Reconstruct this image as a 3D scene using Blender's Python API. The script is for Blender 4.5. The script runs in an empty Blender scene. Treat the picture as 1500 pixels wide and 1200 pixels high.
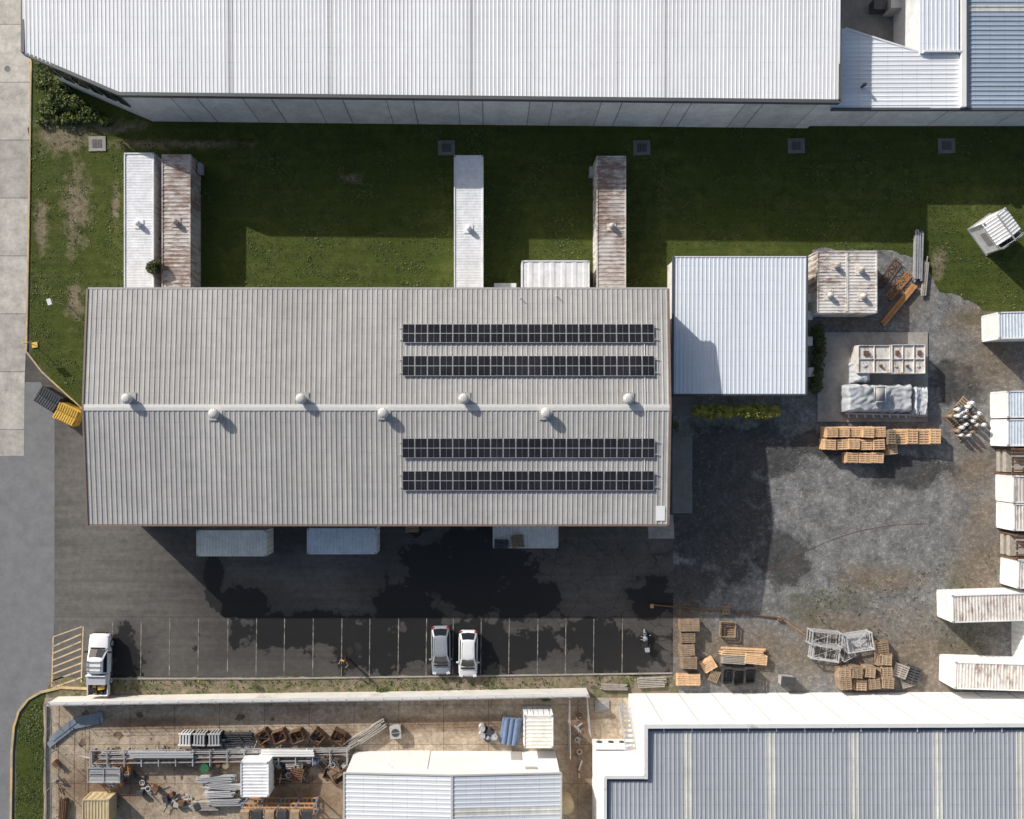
import bpy, bmesh, math, random
from mathutils import Vector, Matrix, noise as mnoise
random.seed(7)
R=random.Random(11)
S=16.0; H=75.0; CX,CY=715.0,630.0
def P(px,py,h=0.0):
    f=(H-h)/H/S
    return ((px-CX)*f,(CY-py)*f)
sc=bpy.context.scene
COL=sc.collection
# ------------------------------------------------------------------ materials
class NT:
    def __init__(s,name):
        s.m=bpy.data.materials.new(name); s.m.use_nodes=True
        s.t=s.m.node_tree; s.b=s.t.nodes['Principled BSDF']
        g=s.t.nodes.new('ShaderNodeNewGeometry'); s.pos=g.outputs['Position']
        tc=s.t.nodes.new('ShaderNodeTexCoord'); s.obj=tc.outputs['Object']
        oi=s.t.nodes.new('ShaderNodeObjectInfo'); s.rnd=oi.outputs['Random']
    def _in(s,sock,v):
        if v is None: return
        if isinstance(v,bpy.types.NodeSocket): s.t.links.new(v,sock)
        else:
            if hasattr(sock,'default_value'):
                try:
                    if len(sock.default_value)==4 and len(v)==3: v=(*v,1)
                except TypeError: pass
                sock.default_value=v
    def vm(s,op,a,b=None):
        n=s.t.nodes.new('ShaderNodeVectorMath'); n.operation=op
        s._in(n.inputs[0],a); s._in(n.inputs[1],b)
        return n.outputs['Value'] if op in('LENGTH','DOT_PRODUCT') else n.outputs[0]
    def ma(s,op,a,b=None,clamp=False):
        n=s.t.nodes.new('ShaderNodeMath'); n.operation=op; n.use_clamp=clamp
        s._in(n.inputs[0],a); s._in(n.inputs[1],b)
        return n.outputs[0]
    def noise(s,scale,detail=4,vec=None,rough=.6,dist=0):
        n=s.t.nodes.new('ShaderNodeTexNoise'); s._in(n.inputs['Vector'],vec if vec is not None else s.pos)
        n.inputs['Scale'].default_value=scale; n.inputs['Detail'].default_value=min(detail,5)
        n.inputs['Roughness'].default_value=rough; n.inputs['Distortion'].default_value=dist
        return n.outputs['Fac']
    def mr(s,v,a,b,c=0,d=1):
        n=s.t.nodes.new('ShaderNodeMapRange'); s._in(n.inputs[0],v)
        for i,x in enumerate((a,b,c,d)): s._in(n.inputs[i+1],x)
        return n.outputs[0]
    def mix(s,f,a,b,mode='MIX'):
        n=s.t.nodes.new('ShaderNodeMix'); n.data_type='RGBA'; n.blend_type=mode
        s._in(n.inputs[0],f); s._in(n.inputs[6],a); s._in(n.inputs[7],b)
        return n.outputs[2]
    def mul(s,c,v):
        n=s.t.nodes.new('ShaderNodeVectorMath'); n.operation='SCALE'
        s._in(n.inputs[0],c); s._in(n.inputs['Scale'],v); return n.outputs[0]
    def sep(s,v):
        n=s.t.nodes.new('ShaderNodeSeparateXYZ'); s._in(n.inputs[0],v); return n.outputs
    def voro(s,scale,feat='DISTANCE_TO_EDGE',vec=None):
        n=s.t.nodes.new('ShaderNodeTexVoronoi'); n.feature=feat; s._in(n.inputs['Vector'],vec if vec is not None else s.pos)
        n.inputs['Scale'].default_value=scale; return n.outputs[0]
    def white(s,v):
        n=s.t.nodes.new('ShaderNodeTexWhiteNoise'); n.noise_dimensions='1D'; s._in(n.inputs['W'],v); return n.outputs[0]
    def bump(s,h,strength=.4,dist=.02):
        n=s.t.nodes.new('ShaderNodeBump'); n.inputs['Strength'].default_value=strength
        n.inputs['Distance'].default_value=dist; s._in(n.inputs['Height'],h)
        s.t.links.new(n.outputs[0],s.b.inputs['Normal'])
    def blobf(s,lst,amp=.9,ns=.35,detail=5,rough=.65,nn=None):
        acc=None
        for (px,py,rx,ry) in lst:
            x,y=P(px,py)
            v=s.vm('SUBTRACT',s.pos,(x,y,0)); v=s.vm('MULTIPLY',v,(S/rx,S/ry,0))
            v=s.ma('SUBTRACT',1.0,s.vm('LENGTH',v))
            acc=v if acc is None else s.ma('MAXIMUM',acc,v)
        acc=s.ma('MAXIMUM',acc,-1.0)
        n=nn if nn is not None else s.noise(ns,detail,rough=rough)
        return s.ma('ADD',acc,s.ma('MULTIPLY',s.ma('SUBTRACT',n,.5),amp*2))
    def blobs(s,lst,amp=.9,ns=.35,lo=.3,hi=.45,detail=5,rough=.65):
        return s.mr(s.blobf(lst,amp,ns,detail,rough),lo,hi)
    def out(s,col,rough=.7,metal=0,spec=.4):
        s._in(s.b.inputs['Base Color'],col); s._in(s.b.inputs['Roughness'],rough)
        s._in(s.b.inputs['Metallic'],metal); s.b.inputs['Specular IOR Level'].default_value=spec
        return s.m

def simple(name,c,rough=.6,metal=0,var=.25,scale=2.0,dirt=None,dirtamt=.3,bump=0,world=False,spec=.4):
    n=NT(name); v=n.pos if world else n.obj
    a=n.noise(scale,4,v); f=n.mr(a,.25,.75,1-var,1+var*.6)
    col=n.mul(c,f)
    col=n.mul(col,n.mr(n.rnd,0,1,.85,1.1))
    if dirt:
        d=n.mr(n.noise(scale*.7,5,v,.7),.62-dirtamt*.4,.72-dirtamt*.2)
        col=n.mix(d,col,dirt)
    if bump: n.bump(n.noise(scale*8,3,v),bump,.02)
    return n.out(col,rough,metal,spec)

def roofmat(name,c,axis='x',dirt=.15,rust=0,sheet=.76,purlin=1.25,dcol=None,var=.06,pv=.25):
    n=NT(name); sx=n.sep(n.pos); a=sx[0] if axis=='x' else sx[1]; b=sx[1] if axis=='x' else sx[0]
    w=n.white(n.ma('FLOOR',n.ma('DIVIDE',a,sheet)))
    col=n.mul(c,n.mr(w,0,1,1-var,1+var))
    st=n.vm('MULTIPLY',n.pos,(3.5,.22,1) if axis=='x' else (.22,3.5,1))
    d=n.mr(n.noise(1.0,5,st,.7),.45,.8,0,1)
    dc=dcol or tuple(x*.45 for x in c)
    col=n.mix(n.ma('MULTIPLY',d,dirt*2),col,dc)
    big=n.mr(n.noise(.12,3),.3,.7,1-dirt*.5,1+dirt*.25); col=n.mul(col,big)
    fr=n.ma('FRACT',n.ma('DIVIDE',b,purlin))
    ln=n.ma('LESS_THAN',n.ma('ABSOLUTE',n.ma('SUBTRACT',fr,.5)),.03)
    dots=n.mr(n.noise(9,2),.45,.6)
    col=n.mul(col,n.ma('SUBTRACT',1.0,n.ma('MULTIPLY',n.ma('MULTIPLY',ln,dots),pv)))
    blot=n.mr(n.noise(.9,5,rough=.75),.35,.7,1+dirt*.3,1-dirt*.6); col=n.mul(col,blot)
    return n.out(col,.5,0,.35)

def contmat(name,c,rust=.2):
    n=NT(name); v=n.vm('ADD',n.obj,n.mul((37,17,5),n.rnd))
    a=n.noise(.9,4,v); col=n.mul(c,n.mr(a,.3,.7,.85,1.06))
    g=n.mr(n.noise(2.5,5,v,.75),.45,.75); col=n.mix(n.ma('MULTIPLY',g,.3),col,(.25,.22,.19))
    if rust:
        r=n.ma('ADD',n.noise(1.5,5,n.vm('MULTIPLY',v,(2.2,.6,.4)),.8),n.ma('MULTIPLY',n.noise(.35,2,v),.5))
        rm=n.mr(r,1.02-rust*.5,1.14-rust*.42)
        rc=n.mix(n.noise(5,3,v),(.12,.065,.045),(.27,.16,.11))
        col=n.mix(n.ma('MULTIPLY',rm,.85),col,rc)
    return n.out(col,.6,0,.3)

M={}
def m_asphalt():
    n=NT('driveway_asphalt')
    base=n.mix(n.mr(n.noise(.18,4),.35,.65),(.078,.073,.067),(.125,.116,.105))
    lite=n.blobs([(150,720,120,200),(120,880,130,130),(100,940,60,90)],.35,.2,.0,.6)
    base=n.mix(lite,base,(.155,.146,.133))
    base=n.mul(base,n.mr(n.noise(1.6,5,rough=.75),.3,.7,.76,1.2))
    st=n.vm('MULTIPLY',n.pos,(.12,2.2,1)); base=n.mul(base,n.mr(n.noise(.8,4,st),.35,.65,.84,1.1))
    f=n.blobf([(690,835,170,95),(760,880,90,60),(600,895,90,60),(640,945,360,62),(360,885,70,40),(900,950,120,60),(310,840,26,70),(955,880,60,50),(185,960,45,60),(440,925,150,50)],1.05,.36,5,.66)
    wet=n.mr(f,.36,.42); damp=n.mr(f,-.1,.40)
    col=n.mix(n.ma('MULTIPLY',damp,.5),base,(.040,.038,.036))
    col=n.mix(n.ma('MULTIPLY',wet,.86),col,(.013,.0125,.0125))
    cr=n.voro(.45,vec=n.vm('ADD',n.pos,n.mul((1,1,0),n.noise(1.2,4))))
    crm=n.ma('MULTIPLY',n.mr(cr,.0,.02,1,0),n.blobs([(880,860,160,90),(620,900,160,40),(940,960,120,60)],.3,.3,0,.2))
    col=n.mix(n.ma('MULTIPLY',crm,.7),col,(.02,.02,.02))
    p=n.sep(n.pos); jt=n.ma('LESS_THAN',n.ma('ABSOLUTE',n.ma('SUBTRACT',p[1],P(0,904)[1])),.03)
    col=n.mul(col,n.mr(jt,0,1,1,.6))
    fn=n.noise(22,2); col=n.mul(col,n.mr(fn,.3,.7,.84,1.16))
    return n.out(col,n.mr(wet,0,1,.85,.5),0,.3)
def m_yard():
    n=NT('yard_gravel')
    g=n.mix(n.mr(n.noise(.7,5,rough=.78),.35,.65),(.15,.15,.147),(.35,.345,.333))
    dk=n.blobs([(1050,760,110,150),(1090,660,130,60),(1000,860,60,60),(1150,820,50,60),(1330,690,90,36),(1400,560,60,50),(1230,650,120,30)],.75,.45,.2,.42)  # wet ground, plus main building's shadow painted into the dark blobs beside it
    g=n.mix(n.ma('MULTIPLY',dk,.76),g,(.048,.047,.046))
    dirt=n.blobs([(1100,960,200,60),(1350,960,150,90),(1440,830,60,160),(1450,520,70,90),(1320,440,50,50),(1000,930,60,70),
        (1230,920,120,40),(1430,690,50,60),(1250,470,60,20),(1290,850,90,30),(1420,470,50,30)],.85,.35,.05,.75)
    dn=n.noise(1.2,5,rough=.75)
    dc=n.mix(n.mr(dn,.3,.7),(.14,.105,.072),(.34,.27,.195))
    g=n.mix(n.ma('MULTIPLY',dirt,.8),g,dc)
    moss=n.blobs([(1180,890,60,50),(1410,940,70,60),(1400,860,40,50),(1440,470,60,30),(1240,880,80,30)],.9,.8,.3,.7)
    g=n.mix(n.ma('MULTIPLY',moss,.45),g,(.10,.10,.045))
    scr=n.mr(n.noise(2.6,5,rough=.85),.5,.6); g=n.mul(g,n.mr(scr,0,1,.70,1.12))
    g=n.mul(g,n.mr(n.noise(12,3,rough=.8),.3,.7,.68,1.3))
    n.bump(n.noise(10,3),.6,.03)
    return n.out(g,.9,0,.2)
def m_grass():
    n=NT('grass_turf')
    a=n.mix(n.mr(n.noise(.9,5,rough=.75),.33,.67),(.042,.058,.013),(.105,.120,.031))
    a=n.mix(n.mr(n.noise(.16,3),.4,.65),a,(.060,.080,.017))
    st=n.vm('MULTIPLY',n.pos,(.2,3,1)); a=n.mul(a,n.mr(n.noise(.7,3,st),.3,.7,.86,1.12))
    d=n.blobs([(112,300,34,110),(95,200,80,44),(110,440,24,50),(60,330,20,60),(170,300,10,50),(512,262,26,14),(240,212,200,12),
               (1375,385,20,40),(160,185,90,18)],.85,.9,.3,.75)
    dc=n.mix(n.mr(n.noise(2,5,rough=.75),.3,.7),(.13,.105,.065),(.33,.27,.195))
    c=n.mix(n.ma('MULTIPLY',d,.78),a,dc)
    c=n.mul(c,n.mr(n.noise(8,4,rough=.8),.3,.7,.62,1.35))
    n.bump(n.noise(9,3),.7,.04)
    return n.out(c,.9,0,.1)
def m_lot():
    n=NT('stained_concrete')
    a=n.mix(n.mr(n.noise(.5,5,rough=.75),.32,.68),(.30,.225,.155),(.58,.485,.37))
    st=n.blobs([(160,1150,110,50),(300,1110,110,34),(450,1170,110,50),(220,1060,140,16),(700,1060,110,20),(850,1100,40,120),(480,1100,50,34),(600,1060,70,16)],.95,.5,.15,.6)
    a=n.mix(n.ma('MULTIPLY',st,.68),a,(.155,.088,.05))
    p=n.sep(n.pos)
    j1=n.ma('LESS_THAN',n.ma('FRACT',n.ma('DIVIDE',p[0],4.1)),.012); j2=n.ma('LESS_THAN',n.ma('FRACT',n.ma('DIVIDE',p[1],3.6)),.012)
    a=n.mul(a,n.mr(n.ma('MAXIMUM',j1,j2),0,1,1,.4))
    a=n.mul(a,n.mr(n.noise(2.5,5,rough=.85),.35,.65,.66,1.2)); a=n.mul(a,n.mr(n.noise(16,2),.3,.7,.88,1.12))
    return n.out(a,.85,0,.2)
def m_conc(name,c,jx=0,jy=0,stain=.3,ox=0,oy=0):
    n=NT(name); a=n.mul(c,n.mr(n.noise(.7,5,rough=.75),.3,.7,1-stain,1+stain*.4))
    p=n.sep(n.pos)
    for (j,o,c_) in((jy,oy,p[1]),(jx,ox,p[0])):
        if j:
            q=n.ma('DIVIDE',n.ma('ADD',c_,o),j); w=n.white(n.ma('FLOOR',q)); a=n.mul(a,n.mr(w,0,1,.86,1.08))
            a=n.mul(a,n.mr(n.ma('LESS_THAN',n.ma('FRACT',q),.014),0,1,1,.45))
    a=n.mix(n.ma('MULTIPLY',n.mr(n.noise(2.3,5,rough=.8),.52,.72),stain),a,(.12,.10,.08))
    a=n.mul(a,n.mr(n.noise(20,2),.3,.7,.92,1.08))
    return n.out(a,.85,0,.2)
M['asphalt']=m_asphalt(); M['yard']=m_yard(); M['grass']=m_grass(); M['lot']=m_lot()
M['pave']=m_conc('footpath_concrete',(.54,.51,.46),jy=5.3,stain=.4)
M['slab']=m_conc('slab_concrete',(.40,.375,.335),stain=.35)
M['apron']=m_conc('apron_concrete',(.22,.215,.205),stain=.3)
M['road']=m_conc('road_asphalt',(.225,.227,.232),stain=.22)
M['dirt']=simple('dirt_strip',(.29,.23,.165),.95,0,.5,1.2,(.11,.12,.05),.5,.5,True)
M['base']=simple('base_ground',(.13,.125,.11),.95,0,.4,.3,(.08,.1,.03),.4,0,True)
M['wallc']=m_conc('precast_wall',(.74,.74,.73),jx=6.1,stain=.25,ox=2.6)
M['wallb']=simple('painted_block',(.74,.72,.67),.8,0,.12,.5,(.45,.42,.36),.15,0,True)
M['wallw']=simple('white_render',(.76,.76,.75),.7,0,.06,.4,None,.0,0,True)
M['clad']=simple('wall_cladding',(.38,.37,.35),.6,0,.15,.6,None,0,0,True)
M['roofA']=roofmat('white_roof',(.77,.78,.79),dirt=.08,var=.04,pv=.12)
M['roofAs']=roofmat('white_roof_rooflight',(.56,.56,.56),dirt=.1)
M['roofB']=roofmat('weathered_zinc_roof',(.44,.43,.41),dirt=.2,dcol=(.29,.27,.245),var=.05,pv=.2)
M['roofC']=roofmat('pale_blue_roof',(.70,.745,.80),dirt=.07,var=.03,pv=.15)
M['roofW']=roofmat('annex_white_roof',(.80,.82,.84),axis='y',dirt=.06)
M['roofBl']=roofmat('blue_grey_roof',(.34,.41,.49),axis='y',dirt=.08)
M['roofE']=roofmat('grey_blue_roof',(.375,.40,.435),dirt=.1,var=.05)
M['roofEs']=roofmat('translucent_sheet',(.60,.60,.56),dirt=.25)
M['roofF']=roofmat('shed_white_roof_lit',(.75,.77,.79),axis='y',dirt=.07)
M['roofF2']=roofmat('shed_white_roof_shaded',(.57,.61,.66),axis='y',dirt=.07)  # same white roof, shade of the east slope put into the colour
M['gut']=simple('gutter_dark',(.10,.105,.115),.5,0,.1)
M['gutl']=simple('flashing_grey',(.42,.41,.40),.5,0,.1)
M['brownflash']=simple('flashing_brown',(.22,.16,.13),.6,0,.2)
M['cap']=simple('white_cap',(.78,.78,.77),.5,0,.08,.6,(.4,.38,.33),.05,0,True)
M['cw']=contmat('container_white',(.78,.78,.76),.12)
M['cwc']=contmat('container_white_clean',(.84,.845,.85),0)
M['cr']=contmat('container_rusty',(.60,.55,.51),.68)
M['cr2']=contmat('container_part_rusty',(.72,.68,.63),.55)
M['cc']=contmat('container_cream',(.88,.86,.77),.1)
M['cb']=contmat('container_pale_blue',(.66,.73,.79),.12)
M['ct']=contmat('container_tan',(.55,.44,.26),.3)
M['wn']=simple('new_timber',(.78,.52,.30),.8,0,.3,3)
M['wo']=simple('old_timber',(.34,.25,.17),.85,0,.4,3)
M['wg']=simple('grey_timber',(.42,.38,.33),.85,0,.3,3)
M['steel']=simple('galvanised_steel',(.46,.46,.46),.5,.3,.25,3)
M['dsteel']=simple('dark_steel',(.07,.07,.075),.5,.2,.3,3)
M['rsteel']=simple('rusty_steel',(.19,.105,.06),.8,.1,.4,3)
M['osteel']=simple('orange_paint_steel',(.56,.27,.10),.6,0,.25,3)
M['ramp']=simple('dull_blue_steel',(.27,.31,.36),.6,.1,.2,1.5)
M['yel']=simple('yellow_paint',(.78,.50,.09),.6,0,.15,3)
M['kerby']=simple('kerb_yellow_paint',(.58,.43,.21),.8,0,.35,1,(.35,.32,.27),.4,0,True)
M['line']=simple('faded_line_paint',(.40,.37,.32),.8,0,.5,2,(.10,.095,.088),.6,0,True)
M['lineo']=simple('line_paint_cream',(.72,.54,.32),.8,0,.25,2,(.2,.17,.13),.15,0,True)
M['blk']=simple('black_rubber',(.022,.022,.022),.8,0,.2)
M['glass']=simple('dark_glass',(.02,.025,.03),.08,0,0,1,spec=.8)
M['silver']=simple('silver_car_paint',(.46,.49,.52),.3,.35,.03)
M['whitep']=simple('white_car_paint',(.80,.80,.80),.25,0,.03)
M['lamp']=simple('headlamp',(.8,.8,.8),.15)
M['rlamp']=simple('tail_lamp',(.4,.02,.02),.3)
M['alu']=simple('aluminium',(.58,.58,.58),.4,.3,.05)
M['ventw']=simple('vent_metal',(.66,.65,.62),.45,.1,.1,4)
M['tarp']=simple('grey_tarp',(.50,.52,.54),.55,0,.25,1.5,(.33,.33,.33),.2)
M['blue']=simple('blue_plastic',(.15,.21,.33),.6,0,.25,3)
M['green']=simple('green_plastic',(.04,.14,.07),.6,0,.25,3)
M['brn']=simple('brown_cardboard',(.44,.32,.22),.9,0,.35,3)
M['skin']=simple('skin',(.45,.26,.18),.6,0,.05)
M['hair']=simple('hair',(.03,.02,.015),.8)
M['shirt']=simple('dark_shirt',(.045,.04,.04),.8,0,.1)
M['vest']=simple('orange_vest',(.70,.25,.05),.8,0,.1)
M['trous']=simple('navy_trousers',(.02,.025,.045),.9)
M['bark']=simple('bark',(.12,.085,.06),.9,0,.3,4)
M['oil']=simple('oil_stain',(.03,.027,.024),.6,0,.4,2,None,0,0,True)
M['stain']=simple('rust_stain',(.15,.105,.07),.85,0,.5,2,(.28,.2,.13),.4,0,True)
for i,c in enumerate([(.030,.048,.011),(.062,.088,.019),(.110,.135,.037)]):
    M['lf%d'%i]=simple('leaf_%d'%i,c,.7,0,.3,3)
for i,c in enumerate([(.13,.16,.025),(.26,.28,.045),(.40,.38,.08)]):
    M['ly%d'%i]=simple('leaf_yellow_%d'%i,c,.7,0,.3,3)
def m_pv():
    n=NT('pv_cells'); p=n.sep(n.pos)
    def l(v,per,w): return n.ma('LESS_THAN',n.ma('FRACT',n.ma('DIVIDE',v,per)),w)
    g=n.ma('MAXIMUM',l(p[0],.166,.07),l(p[1],.166,.07))
    c=n.mix(g,(.016,.016,.019),(.05,.05,.056)); c=n.mul(c,n.mr(n.noise(.5,3),.3,.7,.7,1.4))
    return n.out(c,.3,0,.3)
M['pv']=m_pv()

# ------------------------------------------------------------------ mesh builder
class MB:
    def __init__(s): s.v=[];s.f=[];s.m=[]
    def add(s,vs,fs,mi=0):
        o=len(s.v); s.v+= [tuple(x) for x in vs]
        for i,f in enumerate(fs):
            s.f.append([o+k for k in f]); s.m.append(mi[i] if isinstance(mi,list) else mi)
    BF=[(0,3,2,1),(4,5,6,7),(0,1,5,4),(1,2,6,5),(2,3,7,6),(3,0,4,7)]
    def box(s,c,d,mi=0,rz=0,rot=None):
        hx,hy,hz=d[0]/2,d[1]/2,d[2]/2
        vs=[Vector(q) for q in ((-hx,-hy,-hz),(hx,-hy,-hz),(hx,hy,-hz),(-hx,hy,-hz),(-hx,-hy,hz),(hx,-hy,hz),(hx,hy,hz),(-hx,hy,hz))]
        Mx=rot if rot is not None else Matrix.Rotation(rz,3,'Z')
        s.add([Mx@v+Vector(c) for v in vs],s.BF,mi)
    def beam(s,a,b,w,h,mi=0):
        a=Vector(a);b=Vector(b);d=b-a;L=d.length
        if L<1e-6:return
        x=d/L; up=Vector((0,0,1)) if abs(x.z)<.95 else Vector((0,1,0))
        y=up.cross(x).normalized(); z=x.cross(y)
        s.box((a+b)/2,(L,w,h),mi,rot=Matrix((x,y,z)).transposed())
    def cyl(s,a,b,r,mi=0,n=10,r2=None):
        a=Vector(a);b=Vector(b);d=(b-a).normalized(); up=Vector((0,0,1)) if abs(d.z)<.95 else Vector((1,0,0))
        y=up.cross(d).normalized(); z=d.cross(y); r2=r if r2 is None else r2
        vs=[]
        for c,q in((a,r),(b,r2)):
            for i in range(n):
                t=2*math.pi*i/n; vs.append(c+y*math.cos(t)*q+z*math.sin(t)*q)
        fs=[(i,(i+1)%n,n+(i+1)%n,n+i) for i in range(n)]+[tuple(range(n-1,-1,-1)),tuple(range(n,2*n))]
        s.add(vs,fs,mi)
    def lathe(s,c,prof,mi=0,n=16,fin=0):
        vs=[];c=Vector(c)
        for (r,z) in prof:
            for i in range(n):
                t=2*math.pi*i/n; q=r*(1-fin*(i%2)); vs.append(c+Vector((q*math.cos(t),q*math.sin(t),z)))
        fs=[]
        for k in range(len(prof)-1):
            for i in range(n): fs.append((k*n+i,k*n+(i+1)%n,(k+1)*n+(i+1)%n,(k+1)*n+i))
        fs.append(tuple(range((len(prof)-1)*n,len(prof)*n)))
        s.add(vs,fs,mi)
    def slab(s,x0,x1,y0,y1,zf,a,b,mi=0):
        q=[(x0,y0),(x1,y0),(x1,y1),(x0,y1)]
        s.add([(x,y,zf(x,y)+a) for x,y in q]+[(x,y,zf(x,y)+b) for x,y in q],s.BF,mi)
    def prism(s,poly,z0,z1,mi=0,top=True):
        n=len(poly); vs=[(x,y,z0) for x,y in poly]+[(x,y,z1) for x,y in poly]
        fs=[(i,(i+1)%n,n+(i+1)%n,n+i) for i in range(n)]
        if top: fs.append(tuple(range(n,2*n)))
        s.add(vs,fs,mi)
    def path(s,pts,w,z0,z1,mi=0):
        for a,b in zip(pts,pts[1:]):
            s.beam((a[0],a[1],(z0+z1)/2),(b[0],b[1],(z0+z1)/2),w,z1-z0,mi)
    def corr(s,a0,a1,pitch,b0,b1,zf,ax='x',hh=.045,matfn=None,rib=.3):
        st=[];a=a0;n=max(1,round((a1-a0)/pitch)); p=(a1-a0)/n
        for i in range(n):
            o=a0+i*p
            for (t,z) in ((0,0),(1-rib*1.6,0),(1-rib*1.15,hh),(1-rib*.45,hh)): st.append((o+t*p,z))
        st.append((a1,0))
        vs=[]
        for (a,z) in st:
            for bf in (b0,b1):
                b=bf(a) if callable(bf) else bf
                x,y=(a,b) if ax=='x' else (b,a)
                vs.append((x,y,zf(x,y)+z))
        fs=[];ms=[]
        for i in range(len(st)-1):
            fs.append((2*i,2*i+2,2*i+3,2*i+1) if ax=='x' else (2*i,2*i+1,2*i+3,2*i+2))
            ms.append(matfn((st[i][0]+st[i+1][0])/2) if matfn else 0)
        s.add(vs,fs,ms)
    def build(s,name,mats,loc=(0,0,0),rz=0,parent=None,smooth=False,recalc=True):
        me=bpy.data.meshes.new(name); me.from_pydata([tuple(v) for v in s.v],[],s.f)
        for m in mats: me.materials.append(M[m] if isinstance(m,str) else m)
        me.polygons.foreach_set('material_index',s.m)
        if smooth: me.polygons.foreach_set('use_smooth',[True]*len(me.polygons))
        if recalc:
            b=bmesh.new(); b.from_mesh(me); bmesh.ops.recalc_face_normals(b,faces=b.faces); b.to_mesh(me); b.free()
        me.update()
        o=bpy.data.objects.new(name,me); COL.objects.link(o); o.location=loc; o.rotation_euler=(0,0,rz)
        if parent: o.parent=parent
        return o
def empty(name):
    e=bpy.data.objects.new(name,None); COL.objects.link(e); e.empty_display_size=.5; return e
def ragged(poly,step=.5,amp=.12,seed=0):
    out=[]
    for i in range(len(poly)):
        a=Vector((*poly[i],0)); b=Vector((*poly[(i+1)%len(poly)],0)); L=(b-a).length; n=max(1,int(L/step))
        d=(b-a)/max(L,1e-6); nn=Vector((-d.y,d.x,0))
        for k in range(n):
            p=a.lerp(b,k/n); q=mnoise.noise(p*.6+Vector((seed,0,0)))*amp*1.5+mnoise.noise(p*2.3+Vector((seed,5,0)))*amp
            out.append((p.x+nn.x*q,p.y+nn.y*q))
    return out
def sheet(name,pxpoly,z,mat,rag=0,seed=0):
    pl=[P(*p) for p in pxpoly]
    if rag: pl=ragged(pl,.4,rag,seed)
    b=MB(); b.add([(x,y,z) for x,y in pl],[tuple(range(len(pl)))],0)
    o=b.build(name,[mat],recalc=False)
    if o.data.polygons[0].normal.z<0: o.data.flip_normals()
    return o

# ------------------------------------------------------------------ ground
b=MB(); b.add([(-700,-700,0),(700,-700,0),(700,700,0),(-700,700,0)],[(0,1,2,3)]); b.build('ground',['base'])
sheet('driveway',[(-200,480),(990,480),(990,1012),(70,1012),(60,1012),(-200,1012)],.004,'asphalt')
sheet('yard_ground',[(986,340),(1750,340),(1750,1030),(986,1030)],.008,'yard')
sheet('road',[(-400,560),(60,560),(80,610),(80,900),(75,1008),(40,1022),(22,1050),(16,1090),(16,1500),(-400,1500)],.009,'road')
sheet('footpath',[(-400,-300),(30,-300),(36,60),(44,90),(42,300),(38,510),(36,560),(35,668),(-400,668)],.013,'pave')
GR=[(45,85),(1750,85),(1750,440),(1500,462),(1440,455),(1400,432),(1376,428),(1356,385),(1300,366),(1190,366),(1185,430),(980,432),(300,440),(150,440),(131,470),(131,612),(85,572),(44,518)]
sheet('grass_lawn',GR,.018,'grass',.22,1)
sheet('apron_slab',[(985,640),(1014,640),(1014,752),(985,752)],.013,'apron')
sheet('apron_slab',[(948,754),(986,754),(988,789),(950,789)],.020,'slab')
sheet('dirt_verge',[(75,991),(300,993),(640,990),(985,988),(1000,1030),(60,1034)],.016,'dirt',.15,4)
sheet('lot_concrete',[(62,1022),(930,1022),(930,1500),(62,1500)],.020,'lot')
sheet('grass_verge',[(66,1016),(46,1026),(30,1050),(24,1090),(22,1500),(64,1500),(64,1030)],.024,'grass',.08,3)
sheet('rear_yard',[(1180,-200),(1420,-200),(1420,110),(1180,110)],.022,'apron')
x0,y0=P(1197,618);x1,y1=P(1358,487)
b=MB(); b.box(((x0+x1)/2,(y0+y1)/2,.06),(x1-x0,y1-y0,.12)); b.build('concrete_pad',['slab'])
b=MB()
for k in range(34):
    lot=k>=14
    px,py=(R.uniform(85,500),R.uniform(1035,1195)) if lot else (R.uniform(130,980),R.uniform(912,985))
    x,y=P(px,py); r=R.uniform(.12,.38); n=26; z=.0235 if lot else .0075
    b.add([(x+math.cos(t*6.283/n)*r*(1+.9*mnoise.noise(Vector((math.cos(t*6.283/n)*1.8,k*3.1,math.sin(t*6.283/n)*1.8)))),y+math.sin(t*6.283/n)*r*(.8+.9*mnoise.noise(Vector((k*2.7,math.cos(t*6.283/n)*1.8,math.sin(t*6.283/n)*1.8)))),z+.0001*(k%14)) for t in range(n)],[tuple(range(n))],1 if lot else 0)
b.build('ground_stains',['oil','stain'],recalc=False)
# kerbs
b=MB(); b.path([P(*p) for p in((30,-60),(38,60),(46,92),(44,250),(41,420),(39,515),(62,545),(122,600))],.14,0,.10); b.build('kerb',['kerby'])
b=MB(); b.path([P(*p) for p in((160,1010),(90,1007),(60,1014),(42,1024),(28,1042),(21,1065),(18,1100),(15,1300))],.2,0,.12); b.build('kerb',['kerby'])
b=MB(); b.path([P(*p) for p in((160,994),(400,994),(700,990),(985,986))],.12,0,.10); b.build('kerb',['slab'])
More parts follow.
